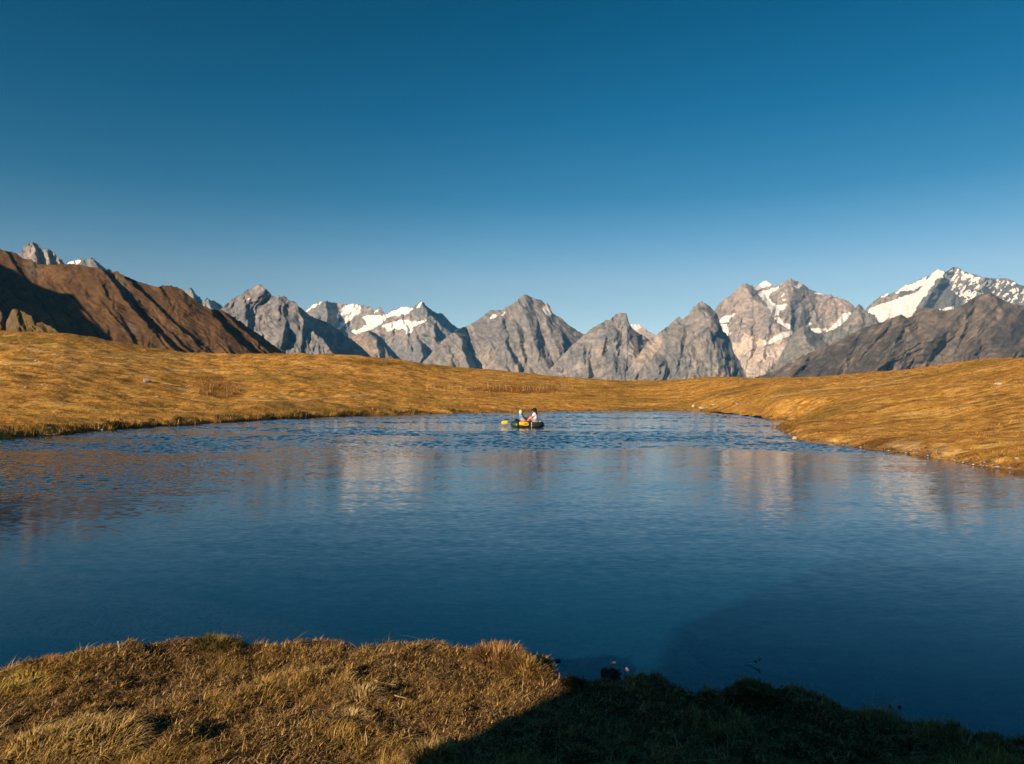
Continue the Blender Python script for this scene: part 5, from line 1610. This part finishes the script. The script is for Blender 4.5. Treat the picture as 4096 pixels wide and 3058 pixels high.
    tag(bag, 'black bag with straps lying on the bow', 'bag')
    link('bag_body', py_mesh('bag_body', *ellipsoid((.02, 0, .08), (.15, .17, .10), Matrix.Rotation(.35, 3, 'Y')), M_BLACK), bag)
    V, Fc = join(tube([(-.10, -.05, .10), (-.08, -.05, .19), (-.02, -.05, .21), (.06, -.05, .14)], .012, 6), tube([(-.03, .03, .14), (-.07, .03, .24), (.02, .03, .20), (.10, .03, .12)], .012, 6))
    link('strap', py_mesh('strap', V, Fc, M_BLACK), bag)
    link('pocket', py_mesh('pocket', *ellipsoid((-.08, -.12, .035), (.07, .05, .03)), M_PALEGREY), bag)
    pk = link('dry_sack', py_mesh('dry_sack', *join(ellipsoid((0, 0, 0), (.06, .06, .035)), tube([(-.03, 0, .03), (0, 0, .05), (.03, 0, .03)], .01, 6)), M_YELLOW), loc=(BX + .70, BY - .15, .30))
    tag(pk, 'small yellow dry sack tied on the stern', 'dry sack')

    # people -------------------------------------------------------------
    def skin_obj(name, verts, edges, radii, mat, parent, root_i=0, sub=2):
        me = bpy.data.meshes.new(name)
        me.from_pydata([tuple(v) for v in verts], edges, [])
        me.update()
        o = link(name, me, parent)
        md = o.modifiers.new('skin', 'SKIN')
        md.use_smooth_shade = True
        for i, sv in enumerate(me.skin_vertices[0].data):
            rr = radii[i]
            sv.radius = rr if hasattr(rr, '__len__') else (rr, rr)
            sv.use_root = (i == root_i)
        ms = o.modifiers.new('sub', 'SUBSURF')
        ms.levels = ms.render_levels = sub
        me.materials.append(mat)
        dg = bpy.context.evaluated_depsgraph_get()
        ev = bpy.data.meshes.new_from_object(o.evaluated_get(dg))
        o.modifiers.clear()
        o.data = ev
        ev.name = name
        if not ev.materials:
            ev.materials.append(mat)
        ev.polygons.foreach_set('use_smooth', np.ones(len(ev.polygons), bool))
        return o

    def person(J, label, face_dir, mats, bulk=1.0):
        """J: joint dict (boat frame); a seated body in one continuous skin, clothing as children"""
        o = empty('person', (BX, BY, 0))
        tag(o, label, 'person', 'people in the raft')
        V, E, R = [], [], []
        ix = {}
        def add(k, p, r, par=None):
            ix[k] = len(V)
            V.append(Vector(p))
            R.append(r)
            if par is not None:
                E.append((ix[par], ix[k]))
        add('pelvis', J['pelvis'], (.135, .11))
        add('waist', J['waist'], (.12, .095), 'pelvis')
        add('chest', J['chest'], (.15, .105), 'waist')
        add('neck', J['neck'], .055, 'chest')
        fd = Vector(face_dir).normalized()
        hd = Vector(J['head'])
        add('jaw', hd - Vector((0, 0, .07)) + fd * .02, (.066, .07), 'neck')
        add('skull', hd + Vector((0, 0, .02)), (.078, .092), 'jaw')
        add('crown', hd + Vector((0, 0, .10)), (.055, .06), 'skull')
        for s in 'lr':
            add('sh' + s, J['sh' + s], .058, 'chest')
            add('el' + s, J['el' + s], .043, 'sh' + s)
            add('wr' + s, J['wr' + s], .03, 'el' + s)
            w, e = Vector(J['wr' + s]), Vector(J['el' + s])
            d = (w - e).normalized()
            add('pa' + s, w + d * .06, (.04, .022), 'wr' + s)
            sd_ = d.cross(Vector((0, 0, 1)))
            sd_ = sd_.normalized() if sd_.length > .01 else Vector((1, 0, 0))
            for f in range(4):
                off = sd_ * (-.027 + .018 * f)
                ln = (.065, .075, .07, .055)[f]
                p1 = w + d * .085 + off
                p2 = p1 + d * ln * .5 - Vector((0, 0, .012))
                p3 = p2 + d * ln * .3 - Vector((0, 0, .03))
                add('f1%d' % f + s, p1, .009, 'pa' + s)
                add('f2%d' % f + s, p2, .0085, 'f1%d' % f + s)
                add('f3%d' % f + s, p3, .0075, 'f2%d' % f + s)
            add('t1' + s, w + d * .04 + sd_ * .042, .011, 'pa' + s)
            add('t2' + s, w + d * .08 + sd_ * .055 - Vector((0, 0, .02)), .009, 't1' + s)
            add('hip' + s, J['hip' + s], .095, 'pelvis')
            add('kn' + s, J['kn' + s], .06, 'hip' + s)
            add('an' + s, J['an' + s], .04, 'kn' + s)
            fdir = Vector(J['an' + s]) - Vector(J['kn' + s])
            fdir.z = 0
            fdir = fdir.normalized() if fdir.length > .02 else fd
            add('to' + s, Vector(J['an' + s]) + fdir * .15 - Vector((0, 0, .03)), (.04, .028), 'an' + s)
        skin_obj('body', V, E, R, mats['skin'], o)
        # face
        side = fd.cross(Vector((0, 0, 1))).normalized()
        nose = ellipsoid(tuple(hd + fd * .098 - Vector((0, 0, .012))), (.013, .013, .022))
        link('nose', py_mesh('nose', *nose, mats['skin']), o)
        for s in (-1, 1):
            link('eye', py_mesh('eye', *ellipsoid(tuple(hd + fd * .086 + side * .032 * s + Vector((0, 0, .02))), (.011, .011, .009)), M_HAIR), o)
            link('ear', py_mesh('ear', *ellipsoid(tuple(hd + side * .082 * s - Vector((0, 0, .005))), (.014, .014, .03)), mats['skin']), o)
        link('mouth', py_mesh('mouth', *ellipsoid(tuple(hd + fd * .088 - Vector((0, 0, .055))), (.016, .016, .006)), M_PINK), o)
        # shirt: torso and upper arms
        def piece(name, keys, par, rad, mat):
            v, e, r, loc = [], [], [], {}
            for k, p_, rr in zip(keys, par, rad):
                loc[k] = len(v)
                v.append(V[ix[k]])
                r.append(rr)
                if p_ is not None:
                    e.append((loc[p_], loc[k]))
            return skin_obj(name, v, e, r, mat, o)
        piece('shirt', ['pelvis', 'waist', 'chest', 'neck', 'shl', 'ell', 'shr', 'elr'], [None, 'pelvis', 'waist', 'chest', 'chest', 'shl', 'chest', 'shr'],
              [tuple(v * bulk for v in r_) if isinstance(r_, tuple) else r_ * bulk for r_ in ((.16, .14), (.16, .14), (.19, .145), .075, .085, .062, .085, .062)], mats['shirt'])
        piece('trousers', ['pelvis', 'hipl', 'knl', 'anl', 'hipr', 'knr', 'anr'], [None, 'pelvis', 'hipl', 'knl', 'pelvis', 'hipr', 'knr'],
              [(.125, .10), .088, .068, .05, .088, .068, .05], mats['trousers'])
        return o, hd, fd, side
    # left person: pale yellow cap, blue top, back half turned to the shore, legs towards the stern
    z = lambda px, py, dy=0.0: bp(px, py, dy)
    J = dict(pelvis=z(2089, 1679, .05), waist=z(2087, 1672, .05), chest=z(2084.5, 1663, .05), neck=z(2082.8, 1656, .05), head=z(2082.6, 1650, .04),
             shl=z(2082, 1660.5, -.13), ell=z(2089, 1669.5, -.17), wrl=z(2096, 1677, -.12), shr=z(2086, 1660.5, .22), elr=z(2094, 1668, .26), wrr=z(2101, 1676, .18),
             hipl=z(2088, 1681, -.06), knl=z(2094, 1684, -.17), anl=z(2103, 1685, -.17), hipr=z(2090, 1680, .14), knr=z(2102, 1672, .20), anr=z(2110, 1683, .18))
    o, hd, fd, side = person(J, 'person in a pale yellow cap and blue top sitting near the raft bow', (.55, .8, 0), dict(skin=M_SKIN, shirt=M_BLUE, trousers=M_PINK))
    cap = ellipsoid(tuple(hd + Vector((0, 0, .015))), (.097, .104, .128))
    brim = ellipsoid(tuple(hd + fd * .13 + Vector((0, 0, .06))), (.07, .07, .012))
    link('cap', py_mesh('cap', *join(cap, brim), M_CREAM), o)
    # right person: black hat, long dark hair, white shirt, knees up, facing the bow
    J = dict(pelvis=z(2139, 1679, -.02), waist=z(2140, 1672, -.02), chest=z(2140, 1661, -.02), neck=z(2138.5, 1652.5, -.02), head=z(2137.5, 1645, -.02),
             shl=z(2137, 1656.5, -.19), ell=z(2130, 1667, -.22), wrl=z(2122, 1676, -.16), shr=z(2143, 1656.5, .15), elr=z(2137, 1667, .24), wrr=z(2126, 1674, .2),
             hipl=z(2136, 1681, -.12), knl=z(2120, 1672, -.13), anl=z(2111, 1684, -.12), hipr=z(2137, 1680, .10), knr=z(2122, 1668, .10), anr=z(2113, 1683, .10))
    o, hd, fd, side = person(J, 'person in a black hat and white shirt with long dark hair at the stern', (-1, -.12, 0), dict(skin=M_SKIN, shirt=M_WHITE, trousers=M_PINK), 1.2)
    crown = ellipsoid(tuple(hd + Vector((.012, 0, .055))), (.128, .125, .115))
    visor = ellipsoid(tuple(hd + Vector((-.155, -.02, .06))), (.075, .10, .030), Matrix.Rotation(-.25, 3, 'Y'))
    link('hat', py_mesh('hat', *join(crown, visor), M_BLACK), o)
    hair = join(ellipsoid(tuple(hd + Vector((.05, 0, -.03))), (.095, .105, .14)), ellipsoid(tuple(hd + Vector((.085, -.02, -.12))), (.085, .10, .115), Matrix.Rotation(-.3, 3, 'Y')), ellipsoid(tuple(hd + Vector((-.01, -.075, -.07))), (.05, .04, .10)))
    link('hair', py_mesh('hair', *hair, M_HAIR), o)
build_boat()

# ------------------------------------------------------------------ bird
def build_bird():
    x, y, z_ = [float(v) for v in at_depth(3995.5, 1104.5, 260)]
    root = empty('bird', (x, y, z_), .2)
    root.rotation_euler = (0, math.radians(-33), .2)
    link('body', py_mesh('body', *join(ellipsoid((0, 0, 0), (.07, .2, .06)), ellipsoid((0, .2, .02), (.04, .06, .04)), ellipsoid((0, -.24, 0), (.07, .1, .012))), M_BLACK), root)
    for s in (-1, 1):
        V = [(0, .08, 0), (s * .22, .12, .05), (s * .48, .0, .0), (s * .24, -.07, .04), (0, -.08, 0)]
        V2 = V + [(a, b, c - .012) for a, b, c in V]
        Fc = [(0, 1, 3, 4), (1, 2, 3), (9, 8, 6, 5), (8, 7, 6), (0, 5, 6, 1), (1, 6, 7, 2), (2, 7, 8, 3), (3, 8, 9, 4)]
        link('wing', py_mesh('wing', V2, Fc, M_BLACK, False), root)
    tag(root, 'tiny dark bird gliding above the snowy ridge at right', 'bird')
build_bird()

# ------------------------------------------------------------------ haze
def build_haze():
    m = bpy.data.materials.new('haze')
    m.use_nodes = True
    n, l = m.node_tree.nodes, m.node_tree.links
    n.clear()
    out = n.new('ShaderNodeOutputMaterial')
    pv = n.new('ShaderNodeVolumePrincipled')
    pv.inputs['Color'].default_value = (.08, .50, 1.0, 1)
    pv.inputs['Absorption Color'].default_value = (1, 1, 1, 1)
    pv.inputs['Density'].default_value = HAZE
    l.new(pv.outputs[0], out.inputs['Volume'])
    W, zb, zt = 13000, -400, 1850
    V = [(-W, -W, zb), (W, -W, zb), (W, W, zb), (-W, W, zb), (-W, -W, zt), (W, -W, zt), (W, W, zt), (-W, W, zt)]
    Fc = [(0, 3, 2, 1), (4, 5, 6, 7), (0, 1, 5, 4), (1, 2, 6, 5), (2, 3, 7, 6), (3, 0, 4, 7)]
    o = link('haze', py_mesh('haze', V, Fc, m, False))
    tag(o, 'thin blue mountain air', 'haze', kind='stuff')
HAZE = 2.9e-5
build_haze()
